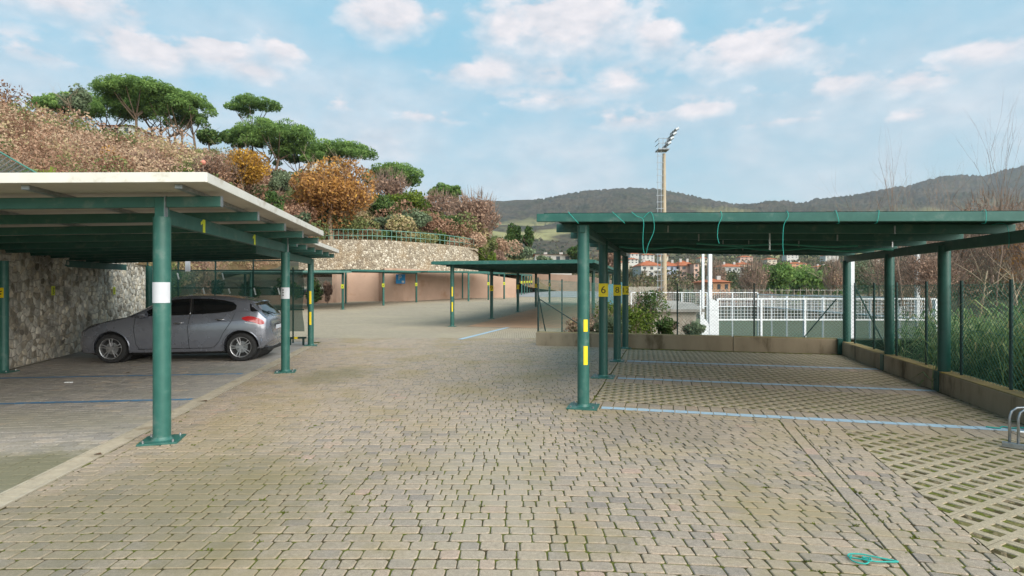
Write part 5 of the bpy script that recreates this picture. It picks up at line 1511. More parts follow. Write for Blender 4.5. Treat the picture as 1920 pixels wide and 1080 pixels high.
# ================================================================ the parked car
def build_car():
    L = 4.02
    xs_top = [0, .04, .10, .22, .45, .80, 1.02, 1.12, 1.35, 1.60, 1.85, 2.05, 2.35, 2.75, 3.10, 3.35, 3.52, 3.60, 3.66, 3.78, 3.88, 3.93, 3.98, 4.02]
    zs_top = [.50, .60, .70, .775, .86, .945, .99, 1.03, 1.17, 1.305, 1.405, 1.445, 1.462, 1.452, 1.425, 1.385, 1.345, 1.30, 1.235, 1.105, .995, .945, .80, .62]
    xs_w = [0, .05, .15, .35, .65, 1.0, 1.6, 2.4, 3.0, 3.4, 3.7, 3.85, 3.95, 4.02]
    ws = [.38, .55, .68, .775, .835, .845, .85, .862, .868, .86, .815, .765, .69, .52]
    def smooth_interp(x, X, Z):
        # monotone-ish cubic (Catmull-Rom on uneven knots)
        i = int(np.clip(np.searchsorted(X, x) - 1, 0, len(X) - 2)); h = X[i + 1] - X[i]; t = (x - X[i]) / h
        m0 = (Z[i + 1] - Z[i - 1]) / (X[i + 1] - X[i - 1]) if i > 0 else (Z[1] - Z[0]) / (X[1] - X[0])
        m1 = (Z[i + 2] - Z[i]) / (X[i + 2] - X[i]) if i + 2 < len(X) else (Z[i + 1] - Z[i]) / h
        return (2 * t ** 3 - 3 * t * t + 1) * Z[i] + (t ** 3 - 2 * t * t + t) * h * m0 + (-2 * t ** 3 + 3 * t * t) * Z[i + 1] + (t ** 3 - t * t) * h * m1
    def top(x): return smooth_interp(x, xs_top, zs_top)
    def wid(x): return smooth_interp(x, xs_w, ws)
    def bot(x): return float(np.interp(x, [0, .12, .5, 3.5, 3.85, 4.02], [.24, .19, .18, .20, .27, .42]))
    def belt(x): return min(float(np.interp(x, [1.0, 1.3, 3.3, 3.7], [.97, .975, 1.07, 1.08])), top(x) - .055)
    def section(x):
        """half section as (y,z) from the floor centre up over the shoulder to the roof centre"""
        w, zb, zt, be = wid(x), bot(x), top(x), belt(x)
        pts = [(0, zb), (w * .82, zb), (w * .945, zb + .035)]
        mid = zb + .06
        for q in np.linspace(.06, 1, 9):
            z = mid + (be - mid) * q
            # a crease at two thirds, bowed flank, sill tucked in
            f = .955 + .045 * math.sin(math.pi * min(1, (q * .92 + .06))) ** .7 + (.006 if .62 < q < .72 else 0) - .016 * max(0, q - .8) / .2
            pts.append((w * f, z))
        yb = pts[-1][0]
        hgt = zt - be; crown = min(.05, hgt * .45)
        yr = max(yb * .62 if hgt < .2 else 0, yb - .40 * (hgt - crown) - .05) if hgt > .08 else yb - .09
        for q in (.08, .2, .36, .52, .68, .82, .92): pts.append((yb - .018 + (yr - yb + .018) * q ** 1.05, be + (hgt - crown) * q))
        for a in (.18, .38, .6, .8): pts.append((yr * (1 - a) + 0 if False else yr * (1 - (a ** 1.35)), be + hgt - crown + crown * math.sin(a * math.pi / 2)))
        pts.append((0, zt)); return pts
    N = 118; X = np.concatenate([np.linspace(0, .25, 14)[:-1], np.linspace(.25, 3.5, 80)[:-1], np.linspace(3.5, L, 26)])
    secs = [section(x) for x in X]; m = len(secs[0])
    vs = []; fs = []
    for x, s in zip(X, secs):
        for y, z in s: vs.append((x, -y, z))
        for y, z in s[1:-1][::-1]: vs.append((x, y, z))
    R_ = 2 * m - 2
    for i in range(len(X) - 1):
        for k in range(R_):
            k2 = (k + 1) % R_; fs.append((i * R_ + k, i * R_ + k2, (i + 1) * R_ + k2, (i + 1) * R_ + k))
    fs.append(tuple(reversed(range(R_)))); fs.append(tuple(range((len(X) - 1) * R_, len(X) * R_)))
    def flank(x, z):
        s = section(x); z_ = [p[1] for p in s[1:-4]]; y_ = [p[0] for p in s[1:-4]]
        return float(np.interp(z, z_, y_))
    def roofz(x, y):
        s = section(x)[::-1]; return float(np.interp(abs(y), [p[0] for p in s[:9]], [p[1] for p in s[:9]]))
    root = empty('parked_car'); tag(root, 'grey five door hatchback parked nose to the stone wall', 'car')
    m_, nt, b = new_mat('grey_car_paint')
    b.inputs['Base Color'].default_value = (.150, .150, .178, 1); b.inputs['Metallic'].default_value = .55; b.inputs['Roughness'].default_value = .34
    b.inputs['Coat Weight'].default_value = 1.0; b.inputs['Coat Roughness'].default_value = .06
    n = noise(nt, coords(nt, space='obj'), 7, 5); nt.links.new(mixc(nt, n, (.225, .238, .285), (.25, .263, .31)), b.inputs['Base Color'])
    nt.links.new(ramp(nt, noise(nt, coords(nt, space='obj'), 3, 6), [(.3, (.2,) * 3), (.7, (.32,) * 3)]), b.inputs['Roughness'])
    M_paint = m_
    M_glass = pmat('tinted_glass', (.008, .009, .010), (.010, .011, .012), 3, .06, 0, 0, .6)
    M_tyre = pmat('tyre_rubber', (.018, .018, .019), (.026, .026, .027), 12, .8, 0, .1)
    M_alloy = pmat('alloy_rim', (.55, .55, .57), (.48, .48, .5), 6, .3, .85)
    M_dark = pmat('black_plastic', (.014, .014, .015), (.02, .02, .021), 10, .6)
    M_red = pmat('tail_lamp_red', (.5, .010, .012), (.42, .006, .01), 6, .15, 0, 0, .6, coat=.6)
    M_clear = pmat('lamp_clear', (.62, .60, .62), (.5, .48, .5), 6, .15, 0, 0, .6)
    M_chrome = pmat('chrome', (.75, .75, .77), (.7, .7, .72), 4, .12, 1)
    M_seam = pmat('panel_gap', (.012, .012, .014), (.015, .015, .016), 4, .8)
    mb = MB(); mb.add(vs, [f[::-1] for f in fs]); me = mb.mesh('body')
    body = link('body', me, M_paint, root)
    # wheel arches cut through the shell
    XF, XR, RW = .80, 3.42, .312
    cut = MB()
    for xc in (XF, XR): cut.tube([(xc, -1.2, RW + .012), (xc, 1.2, RW + .012)], .362, 40)
    co = cut.build('cut', M_dark); md = body.modifiers.new('b', 'BOOLEAN'); md.object = co; md.operation = 'DIFFERENCE'; md.solver = 'EXACT'
    dg = bpy.context.evaluated_depsgraph_get(); nm = bpy.data.meshes.new_from_object(body.evaluated_get(dg))
    body.modifiers.clear(); body.data = nm; nm.materials.clear(); nm.materials.append(M_paint); bpy.data.objects.remove(co)
    nm.shade_smooth(); nm.set_sharp_from_angle(angle=R(32))
    # arch lips and dark wheel wells
    for xc in (XF, XR):
        for sd in (-1, 1):
            lip = MB(); pts = []
            for k in range(25):
                t = R(-12) + R(204) * k / 24; x = xc + .366 * math.cos(t); z = RW + .012 + .366 * math.sin(t); pts.append((x, sd * (flank(x, max(z, .25)) + .004), z))
            lip.tube(pts, .013, 6); lip.build('arch_lip', M_paint, body, smooth='all')
        w = MB(); w.tube([(xc, -.60, RW + .01), (xc, .60, RW + .01)], .36, 24); w.build('wheel_well', M_dark, body)
    fl = MB(); fl.box(.35, 3.7, -.6, .6, .155, .2); fl.build('underbody', M_dark, body)
    # windows: outlines on the flank, laid a few millimetres proud
    def side_patch(name, outline, mat_, par, off=.004, both=True, step=.05):
        for sd in ((-1, 1) if both else (-1,)):
            bm = bmesh.new(); v_ = [bm.verts.new((x, 0, z)) for x, z in outline]; bm.faces.new(v_)
            x0, x1 = min(p[0] for p in outline), max(p[0] for p in outline); z0, z1 = min(p[1] for p in outline), max(p[1] for p in outline)
            for x in np.arange(x0 + step, x1, step): bmesh.ops.bisect_plane(bm, geom=bm.verts[:] + bm.edges[:] + bm.faces[:], plane_co=(x, 0, 0), plane_no=(1, 0, 0))
            for z in np.arange(z0 + step, z1, step): bmesh.ops.bisect_plane(bm, geom=bm.verts[:] + bm.edges[:] + bm.faces[:], plane_co=(0, 0, z), plane_no=(0, 0, 1))
            for v in bm.verts: v.co.y = sd * (flank(v.co.x, v.co.z) + off)
            bmesh.ops.recalc_face_normals(bm, faces=bm.faces[:])
            if bm.faces and sum(f.normal.y for f in bm.faces) * sd < 0: bmesh.ops.reverse_faces(bm, faces=bm.faces[:])
            me = bpy.data.meshes.new(name); bm.to_mesh(me); bm.free(); me.shade_smooth(); link(name, me, mat_, par)
    def curve(pts, n=8):
        P = [Vector((p[0], p[1])) for p in pts]; out = []
        for i in range(len(P)):
            a, b, c, d = P[i - 1], P[i], P[(i + 1) % len(P)], P[(i + 2) % len(P)]
            for k in range(n):
                t = k / n; out.append(tuple(.5 * ((2 * b) + (c - a) * t + (2 * a - 5 * b + 4 * c - d) * t * t + (3 * b - a - 3 * c + d) * t ** 3)))
        return out
    front_w = [(1.30, .995), (1.62, 1.195), (1.86, 1.315), (2.02, 1.352), (2.30, 1.372), (2.335, 1.18), (2.35, 1.022), (1.9, 1.008)]
    rear_w = [(2.42, 1.028), (2.405, 1.20), (2.375, 1.372), (2.7, 1.368), (3.02, 1.335), (3.22, 1.285), (3.305, 1.215), (3.30, 1.135), (3.20, 1.088), (2.9, 1.056)]
    side_patch('window', front_w, M_glass, body); side_patch('window', rear_w, M_glass, body)
    side_patch('pillar_trim', [(2.352, 1.024), (2.337, 1.18), (2.302, 1.370), (2.372, 1.370), (2.403, 1.20), (2.418, 1.028)], M_dark, body, .0035)
    # chrome line between the doors
    def line(name, pts, r, mat_, off=.004):
        for sd in (-1, 1):
            t = MB(); q = []
            for (x0, z0), (x1, z1) in zip(pts[:-1], pts[1:]):
                for k in range(6): x = x0 + (x1 - x0) * k / 6; z = z0 + (z1 - z0) * k / 6; q.append((x, sd * (flank(x, z) + off), z))
            q.append((pts[-1][0], sd * (flank(*pts[-1]) + off), pts[-1][1])); t.tube(q, r, 5); t.build(name, mat_, body, smooth='all')
    line('pillar_strip', [(2.375, 1.03), (2.335, 1.365)], .006, M_chrome)
    line('door_gap', [(1.27, .97), (1.255, .72), (1.30, .40), (1.36, .29)], .005, M_seam, .001)
    line('door_gap', [(2.38, 1.02), (2.34, .75), (2.36, .45), (2.37, .28)], .005, M_seam, .001)
    line('door_gap', [(3.30, 1.06), (3.22, .86), (3.06, .62), (2.98, .44), (2.86, .31)], .005, M_seam, .001)
    line('sill_line', [(1.34, .292), (2.84, .305)], .006, M_seam, .0015)
    line('shoulder_crease', [(2.0, .80), (2.6, .835), (3.1, .88), (3.55, .92)], .004, M_paint, .001)
    line('side_skirt', [(1.2, .215), (2.95, .225)], .022, M_dark, -.012)
    for x, z in ((2.15, .845), (3.0, .915)):
        for sd in (-1, 1):
            h = MB(); y = flank(x, z)
            h.tube([(x - .09, sd * (y + .004), z - .004), (x - .07, sd * (y + .026), z), (x + .06, sd * (y + .026), z + .006), (x + .09, sd * (y + .004), z + .006)], .012, 6); h.build('door_handle', M_chrome, body, smooth='all')
            d = MB(); d.tube([(x - .06, sd * (y + .003), z - .016), (x + .03, sd * (y + .003), z - .012)], .013, 6); d.build('handle_recess', M_dark, body)
    # mirrors
    for sd in (-1, 1):
        y = flank(1.42, 1.0); mr = MB(); c = Vector((1.44, sd * (y + .10), 1.03))
        prof = [(-.10, .02), (-.08, .06), (-.02, .085), (.05, .085), (.085, .07)]
        rings = []
        vs_ = []; fs_ = []
        for px_, r_ in prof:
            for k in range(10): t = 2 * math.pi * k / 10; vs_.append((c.x + px_, c.y + sd * 1.15 * r_ * math.cos(t), c.z + r_ * .85 * math.sin(t)))
        for i in range(4):
            for k in range(10): k2 = (k + 1) % 10; fs_.append((i * 10 + k, i * 10 + k2, (i + 1) * 10 + k2, (i + 1) * 10 + k))
        fs_ += [tuple(range(10)), tuple(range(40, 50))]; mr.add(vs_, fs_); o = mr.build('wing_mirror', M_paint, root, smooth=True)
        st = MB(); st.bar((1.43, sd * (y - .02), .99), (1.44, sd * (y + .06), 1.0), .07, .03); st.build('mirror_arm', M_dark, o)
    # windscreen and rear glass on the top surface
    def top_patch(name, xa, xb, wa, wb, mat_, off=.005, n=14, par=body):
        t = MB(); vs_ = []
        for i in range(n + 1):
            x = xa + (xb - xa) * i / n; w = wa + (wb - wa) * i / n
            for k in range(13):
                y = -w + 2 * w * k / 12; z = roofz(x, y)
                dz = (top(min(L, x + .02)) - top(max(0, x - .02))) / .04; nl = Vector((-dz, 0, 1)).normalized()
                vs_.append((x + nl.x * off, y, z + nl.z * off))
        t.add(vs_, [(i * 13 + k, (i + 1) * 13 + k, (i + 1) * 13 + k + 1, i * 13 + k + 1) for i in range(n) for k in range(12)]); t.build(name, mat_, par, smooth='all')
    top_patch('windscreen', 1.08, 1.82, .66, .50, M_glass); top_patch('rear_window', 3.615, 3.865, .47, .60, M_glass, .006)
    # the rear glass wraps to the side
    side_patch('rear_quarter_glass', [(3.56, 1.255), (3.62, 1.23), (3.76, 1.08), (3.70, 1.055), (3.60, 1.10)], M_glass, body, .004, True, .04)
    # spoiler, tail lamps, bumper, plate, wiper
    sp = MB(); vs_ = []
    for k in range(13):
        y = -.50 + 1.0 * k / 12; bow = .03 * (1 - (y / .5) ** 2)
        for x, z in ((3.46, 1.352), (3.66 + bow, 1.318), (3.675 + bow, 1.300), (3.52, 1.300)): vs_.append((x, y, z - .03 * (abs(y) / .5) ** 3))
    sp.add(vs_, [(k * 4 + j, k * 4 + (j + 1) % 4, (k + 1) * 4 + (j + 1) % 4, (k + 1) * 4 + j) for k in range(12) for j in range(4)] + [(3, 2, 1, 0), (48, 49, 50, 51)]); sp.build('roof_spoiler', M_paint, root, smooth=True)
    lamp = curve([(3.44, .945), (3.56, .985), (3.70, .965), (3.84, .90), (3.885, .82), (3.80, .80), (3.66, .855), (3.52, .885)], 5)
    side_patch('tail_lamp', lamp, M_red, root, .010, True, .03)
    side_patch('reversing_lamp', [(3.50, .862), (3.64, .838), (3.74, .815), (3.80, .795), (3.66, .815), (3.52, .838)], M_clear, root, .011, True, .03)
    for sd in (-1, 1):
        hl = curve([(.10, .70), (.30, .80), (.52, .845), (.50, .80), (.30, .73), (.16, .665)], 4)
    side_patch('headlamp', hl, M_dark, root, .008, True, .03)
    rb = MB(); vs_ = []
    for k in range(17):
        y = -.78 + 1.56 * k / 16; xr = L - .03 - .20 * (abs(y) / .78) ** 3.2
        for dx, z in ((0, .50), (.035, .47), (.03, .36), (-.06, .27)): vs_.append((xr + dx, y, z))
    rb.add(vs_, [(k * 4 + j, (k + 1) * 4 + j, (k + 1) * 4 + j + 1, k * 4 + j + 1) for k in range(16) for j in range(3)]); rb.build('rear_bumper', M_paint, root, smooth='all')
    pl = MB(); pl.box(L - .045, L - .012, -.26, .26, .64, .76); pl.build('registration_plate', M_paper, root); pf = MB(); pf.box(L - .05, L - .02, -.29, .29, .615, .785); pf.build('plate_recess', M_dark, root)
    wp = MB(); wp.tube([(3.905, .0, 1.005), (3.84, -.30, 1.07)], .010, 5); wp.build('rear_wiper', M_dark, root)
    an = MB(); an.tube([(3.2, 0, 1.42), (3.36, 0, 1.53)], .006, 5); an.build('aerial', M_dark, root)
    ex = MB(); ex.box(3.72, 3.93, -.55, .55, .20, .27); ex.build('rear_valance', M_dark, root, bevel=.02)
    # wheels: tyre, rim with five split spokes, hub
    def wheel(xc, sd):
        r = empty('wheel'); r.parent = root; r.location = (xc, sd * .745, RW)
        t = MB(); pr = [(.215, -.095), (.27, -.10), (.300, -.085), (RW, -.05), (RW, .05), (.300, .085), (.27, .10), (.215, .095)]
        t.lathe(pr, 40, (0, 0, 0), 'y'); t.build('tyre', M_tyre, r, smooth=True)
        q = MB(); q.lathe([(.218, .088), (.222, .098), (.208, .094), (.200, .03), (.195, -.09)] if sd > 0 else [(.218, -.088), (.222, -.098), (.208, -.094), (.200, -.03), (.195, .09)], 40, (0, 0, 0), 'y'); q.build('rim', M_alloy, r, smooth=True)
        bk = MB(); bk.tube([(0, sd * .015, 0), (0, sd * .025, 0)], .2, 30); bk.build('brake_backing', M_dark, r)
        ds = MB(); ds.tube([(0, sd * .027, 0), (0, sd * .036, 0)], .125, 30); ds.build('brake_disc', M_steel, r)
        s_ = MB()
        for k in range(5):
            a = 2 * math.pi * k / 5 + math.pi / 2 + (.3 if xc > 2 else 0)
            for o in (-.15, .15):
                p0 = (math.cos(a + o * 1.5) * .04, sd * .078, math.sin(a + o * 1.5) * .04); p1 = (math.cos(a + o) * .207, sd * .088, math.sin(a + o) * .207)
                u = MB(); u.bar(p0, p1, .021, .022, (0, sd, 0)); u.build('spoke', M_alloy, r, bevel=.004)
        h = MB(); h.tube([(0, sd * .05, 0), (0, sd * .092, 0)], .042, 16); h.build('hub_cap', M_alloy, r)
    for xc in (XF, XR):
        for sd in (-1, 1): wheel(xc, sd)
    # place: nose to the wall, aligned with the bay
    ang = math.atan2(NL.y, NL.x); root.rotation_euler = (0, 0, ang)
    # near-side front wheel contact at (-8.50, 12.30)
    loc = Vector((XF, -.745)); c, s = math.cos(ang), math.sin(ang)
    root.location = (-8.52 - (c * loc.x - s * loc.y), 12.30 - (s * loc.x + c * loc.y), 0)
    return root
car = build_car()
# ================================================================ sports court, mast, town
M_wmetal = pmat('white_metal', (.78, .79, .80), (.7, .71, .72), 5, .45, 0, 0, .4)
def mesh_mat(name, col, alpha):
    m, nt, b = new_mat(name); b.inputs['Base Color'].default_value = c4(col); b.inputs['Roughness'].default_value = .6
    tr = nnode(nt, 'ShaderNodeBsdfTransparent'); mx = nnode(nt, 'ShaderNodeMixShader'); mx.inputs[0].default_value = alpha
    nt.links.new(tr.outputs[0], mx.inputs[1]); nt.links.new(b.outputs[0], mx.inputs[2]); nt.links.new(mx.outputs[0], nt.nodes['Material Output'].inputs[0]); return m
M_courtglass = mesh_mat('court_glass', (.08, .13, .125), .28)
M_court = pmat('court_turf', (.035, .12, .15), (.045, .14, .16), 3, .9)
CT = tag(empty('sports_court'), 'white framed fenced sports court with glass walls beyond the end wall', 'court')
ZF, ZT = -2.95, 1.08
x0, x1, y0, y1 = 9.85, 20.3, 27.6, 47.6
g = MB(); g.box(x0 - .3, x1 + .3, y0 - .3, y1 + .3, ZF - .3, ZF + .06); g.build('court_floor', M_court, CT)
def frame_wall(a, b, n, top, mids, glass_to, pw=.09):
    a, b = Vector(a), Vector(b); d = b - a; L = d.length; u = d / L
    for k in range(n + 1):
        p = a + d * (k / n); mb = MB(); mb.box(p.x - pw / 2, p.x + pw / 2, p.y - pw / 2, p.y + pw / 2, ZF, top); mb.build('court_post', M_wmetal, CT)
    for z in [top] + mids:
        mb = MB(); mb.bar((a.x, a.y, z), (b.x, b.y, z), .07, .07); mb.build('court_rail', M_wmetal, CT)
    # welded wire mesh above the glass
    mb = MB(); k = 0
    st = .16
    for i in range(int(L / st)):
        p = a + u * (i * st); mb.tube([(p.x, p.y, glass_to), (p.x, p.y, top)], .009, 3, False)
    z = glass_to + .14
    while z < top - .05:
        mb.tube([(a.x, a.y, z), (b.x, b.y, z)], .009, 3, False); z += .16
    mb.build('wire_mesh', M_wmetal, CT)
    for k in range(n):
        p, q = a + d * (k / n), a + d * ((k + 1) / n); mb = MB(); mb.bar((p.x + u.x * .05, p.y + u.y * .05, (ZF + .1 + glass_to) / 2), (q.x - u.x * .05, q.y - u.y * .05, (ZF + .1 + glass_to) / 2), .012, glass_to - ZF - .14); mb.build('glass_pane', M_courtglass, CT)
frame_wall((x0, y0), (x1, y0), 5, ZT, [.08], .08)
frame_wall((x0, y1), (x1, y1), 5, ZT + .15, [.08], .08)
frame_wall((x1, y0 + .1), (x1, y1 - .1), 8, ZT, [.08], .08)
frame_wall((x0, y0 + 4), (x0, y1 - .1), 7, .1, [-.9], -1.0)
# stepped white mesh panels at the near left corner, facing the car park
for v4 in ([(x0 - .02, 27.45, ZF), (x0 - .02, 27.45, .95), (x0 - .42, 27.5, 1.12), (x0 - .42, 27.5, ZF)], [(x0 - .43, 27.52, ZF), (x0 - .43, 27.52, -.15), (x0 - .84, 27.56, .42), (x0 - .84, 27.56, ZF)], [(x0 - .80, 27.54, .3), (x0 - .80, 27.54, 1.5), (x0 - .86, 27.54, 1.5), (x0 - .86, 27.54, .3)]):
    q = MB(); q.add(v4 + [(p[0], p[1] + .04, p[2]) for p in v4], [(0, 1, 2, 3), (7, 6, 5, 4), (0, 4, 5, 1), (1, 5, 6, 2), (2, 6, 7, 3), (3, 7, 4, 0)]); q.build('white_mesh_panel', M_wmetal, CT)
M_field = pmat('field_grass', (.17, .19, .085), (.23, .21, .11), .35, .95, 0, .2, .1)
fg = MB(); fg.add([(6, 50, -2.86), (46, 50, -2.86), (60, 81, -2.7), (9, 81, -2.7)], [(0, 1, 2, 3)]); tag(fg.build('playing_field', M_field), 'faded green playing field beyond the sports court', None, None, 'structure')
# lamp poles of the court
for px, y, w, lb in ((1318, 31.3, .12, 'left'), (1331, 28.6, .17, 'second'), (1597, 27.4, .17, 'third'), (1720, 29.0, .17, 'right')):
    p = at(px, 540, y); root = tag(empty('court_light_pole', (p.x, p.y, ZF)), {'left': 'thin white pole at the left corner of the court', 'second': 'thicker white pole beside the left court corner', 'third': 'white pole just right of the corner green post', 'right': 'white pole between the two right green posts'}[lb], 'pole')
    mb = MB(); mb.box(-w / 2, w / 2, -w / 2, w / 2, 0, 8.0); mb.build('shaft', M_wmetal, root)
    mb = MB(); mb.box(-.35, .35, -.12, .12, 8.0, 8.12); mb.build('lamp_head', M_steel, root)

# concrete hut
M_hut = pmat('hut_render', (.50, .44, .36), (.44, .38, .31), 1.5, .9, dirt=(.32, .27, .2), dirt_scale=1.5)
M_hutroof = pmat('hut_roof', (.34, .31, .28), (.27, .25, .22), 2, .95)
h = tag(empty('concrete_hut'), 'small pale concrete hut with flat grey roof below the bushes', 'hut')
c = at(1278, 600, 30)
mb = MB(); mb.box(c.x - 1.5, c.x + .75, c.y, c.y + 3, -2.95, .35); mb.build('walls', M_hut, h)
mb = MB(); vs = [(c.x - 1.7, c.y - .3, .36), (c.x + 1.1, c.y - .3, .36), (c.x + 1.6, c.y + 3.3, .62), (c.x - 1.7, c.y + 3.3, .9)]; mb.add(vs + [(a, b_, z + .14) for a, b_, z in vs], [(3, 2, 1, 0), (4, 5, 6, 7), (0, 1, 5, 4), (1, 2, 6, 5), (2, 3, 7, 6), (3, 0, 4, 7)]); mb.build('roof', M_hutroof, h)
mb = MB(); mb.box(c.x - 1.0, c.x - .5, c.y - .03, c.y + .02, -.9, -.2); mb.build('opening', M_black, h)

# floodlight mast
M_mast = pmat('mast_tan', (.42, .335, .23), (.37, .30, .21), 1, .6)
FM = tag(empty('floodlight_mast'), 'tall tan floodlight mast with ladder and angled lamp rack', 'mast')
YM = 60; b0 = at(1245, 565, YM)
mb = MB(); mb.tube([(b0.x, YM, -2.9), (b0.x, YM, 6), (b0.x, YM, 15.6)], [.31, .27, .17], 12); mb.build('shaft', M_mast, FM, smooth=True)
M_gs = pmat('mast_grey_steel', (.30, .32, .34), (.24, .26, .28), 3, .5, .4)
xl = b0.x - .55
for dx in (-.18, .18):
    mb = MB(); mb.bar((xl + dx, YM - .3, 9 if False else -1), (xl + dx, YM - .3, 16), .05, .05, (0, 1, 0)); mb.build('ladder_rail', M_gs if True else M_mast, FM)
for k in range(22):
    z = 1 + k * .68; mb = MB(); mb.bar((xl - .32, YM - .3, z), (xl + .45, YM - .3, z), .04, .05); mb.build('ladder_rung', M_gs, FM)
pz = 16.0
mb = MB(); mb.box(b0.x - .75, b0.x + .4, YM - .7, YM + .7, pz - .12, pz); mb.build('platform', M_gs, FM)
for z in (.5, 1.0):
    mb = MB(); q = [(b0.x - .72, YM - .75, pz + z), (b0.x + .2, YM - .75, pz + z)]; mb.bar(q[0], q[1], .05, .05); mb.build('guard_rail', M_gs, FM)
    mb = MB(); mb.bar((b0.x - .72, YM - .75, pz + z), (b0.x - .72, YM + .75, pz + z), .05, .05); mb.build('guard_rail', M_gs, FM)
for dx in (-.72, -.3, .1):
    mb = MB(); mb.bar((b0.x + dx, YM - .75, pz), (b0.x + dx, YM - .75, pz + 1.0), .05, .05, (0, 1, 0)); mb.build('guard_post', M_gs, FM)
M_lamp = pmat('lamp_housing', (.42, .44, .46), (.30, .32, .34), 5, .4, .5)
mb = MB(); mb.bar((b0.x - .1, YM, pz), (b0.x + .95, YM, pz + 2.0), .1, .1); mb.build('rack_mast', M_gs, FM)
for r_ in range(4):
    for c_ in range(3):
        x = b0.x + r_ * .27 + .1; z = pz + .4 + r_ * .48; y = YM - .9 + c_ * .75
        mb = MB(); mb.bar((x - .05, y, z - .06), (x + .34, y, z + .16), .5, .24, (-.4, 0, .9)); mb.build('lamp', M_lamp, FM, bevel=.05)
    mb = MB(); mb.bar((x, YM - 1.2, z), (x, YM + 1.0, z), .07, .07); mb.build('rack_bar', M_gs, FM)

# ---------------------------------------------------------------- town
M_roof = pmat('terracotta_roof', (.42, .135, .065), (.34, .11, .055), .8, .9, 0, .2, .1, dirt=(.48, .22, .12), dirt_scale=.5)
M_win = pmat('window_dark', (.05, .06, .07), (.07, .08, .09), 1, .2, 0, 0, .5)
WALLC = {'white': (.58, .555, .51), 'cream': (.60, .52, .40), 'pink': (.58, .38, .30), 'blue': (.50, .54, .66), 'orange': (.55, .30, .17), 'grey': (.46, .45, .43)}
def wallm(c): return pmat('house_' + c, WALLC[c], tuple(x * .88 for x in WALLC[c]), .25, .9)
def house(label, px, py_eave, py_base, wpx, y, col, roof_px=8, storeys=2, cols=4, depth=10, hip=True, balc=False, cat='house', z_extra=3, name='house', group=None, ang=0):
    k = y / 1080; c = at(px, py_base, y); W = wpx * k; H = (py_base - py_eave) * k; rh = roof_px * k
    root = tag(empty(name, (c.x, c.y, c.z), ang), label, cat, group)
    mb = MB(); mb.box(-W / 2, W / 2, 0, depth, -z_extra, H); mb.build('walls', wallm(col), root)
    mb = MB(); o = .5; i = min(W, depth) * .45 if hip else 0
    vs = [(-W / 2 - o, -o, H), (W / 2 + o, -o, H), (W / 2 + o, depth + o, H), (-W / 2 - o, depth + o, H), (-W / 2 - o + i, depth / 2, H + rh), (W / 2 + o - i, depth / 2, H + rh)]
    mb.add(vs, [(0, 1, 5, 4), (1, 2, 5), (2, 3, 4, 5), (3, 0, 4), (3, 2, 1, 0)]); rf_ = mb.build('roof', M_roof, root)
    if wpx > 24: 
        for q in (-.2, .24): ch = MB(); ch.box(W * q - .4, W * q + .4, depth * .35, depth * .35 + .8, H + rh * .3, H + rh + .6); ch.build('chimney', wallm('grey'), rf_)
    sh = H / storeys
    for s in range(storeys):
        for j in range(cols):
            x = -W / 2 + W * (j + .5) / cols; ww = min(1.3, W / cols * .42); z = s * sh + sh * .3
            wn = MB(); wn.box(x - ww / 2, x + ww / 2, -.04, .05, z, z + sh * .5); wn.build('window', M_win, root)
            if balc and (j % 2 == 0):
                bb = MB(); bb.box(x - ww * 1.1, x + ww * 1.1, -1.2, -.02, s * sh + sh * .06, s * sh + sh * .12); bb.box(x - ww * 1.1, x + ww * 1.1, -1.25, -1.18, s * sh + sh * .1, s * sh + sh * .38); bb.build('balcony', wallm('white'), root)
    return root
house('white apartment block with red roof and stacked balconies', 1222, 498, 530, 40, 200, 'white', 11, 3, 3, 14, True, True, 'building', 6, 'apartment_block')
house('bluish white apartment block in the middle of the red roofed row', 1260, 499, 528, 34, 202, 'blue', 10, 3, 3, 14, True, True, 'building', 6, 'apartment_block')
house('pinkish apartment block with red roof at the right of the row', 1290, 498, 528, 30, 200, 'pink', 11, 3, 2, 14, True, False, 'building', 6, 'apartment_block')
house('narrow pink tower block ending the row', 1306, 494, 529, 10, 195, 'pink', 0.5, 4, 1, 6, False, False, 'building', 6, 'apartment_block')
house('grey white house with red roof left of the bare tree', 1374, 500, 524, 44, 230, 'grey', 7, 2, 4, 12, True, True, 'house', 6)
house('cream house with red roof above the bare tree', 1398, 496, 520, 26, 260, 'cream', 6, 2, 2, 10)
house('low orange house with bright terracotta roof behind the court', 1348, 529, 548, 42, 120, 'orange', 7, 1, 3, 9, True, False, 'house', 4)
house('white villa with dark roof above the middle carport', 1038, 477, 496, 68, 130, 'white', .5, 1, 4, 9, False, False, 'house', 5)
far = [(1215, 478, 486, 24, 420, 'white'), (1275, 474, 480, 26, 520, 'white'), (1245, 480, 486, 16, 430, 'cream'), (1340, 478, 484, 16, 480, 'white'), (1400, 482, 488, 24, 430, 'pink'), (1448, 486, 492, 18, 380, 'cream'), (1486, 478, 484, 22, 500, 'white'), (1522, 478, 484, 16, 510, 'white'), (1495, 494, 502, 36, 330, 'orange'),
       (1560, 479, 485, 24, 480, 'white'), (1186, 486, 494, 22, 320, 'white'), (1170, 492, 500, 20, 280, 'cream'), (1320, 484, 490, 14, 400, 'cream'), (1432, 476, 481, 14, 560, 'white'), (1190, 476, 481, 16, 560, 'white'), (1545, 500, 506, 26, 300, 'pink'), (1300, 478, 483, 18, 520, 'pink'), (1360, 474, 479, 14, 600, 'white'), (1640, 486, 492, 20, 380, 'cream'), (1465, 470, 474, 12, 680, 'white'), (1240, 470, 474, 12, 680, 'white')]
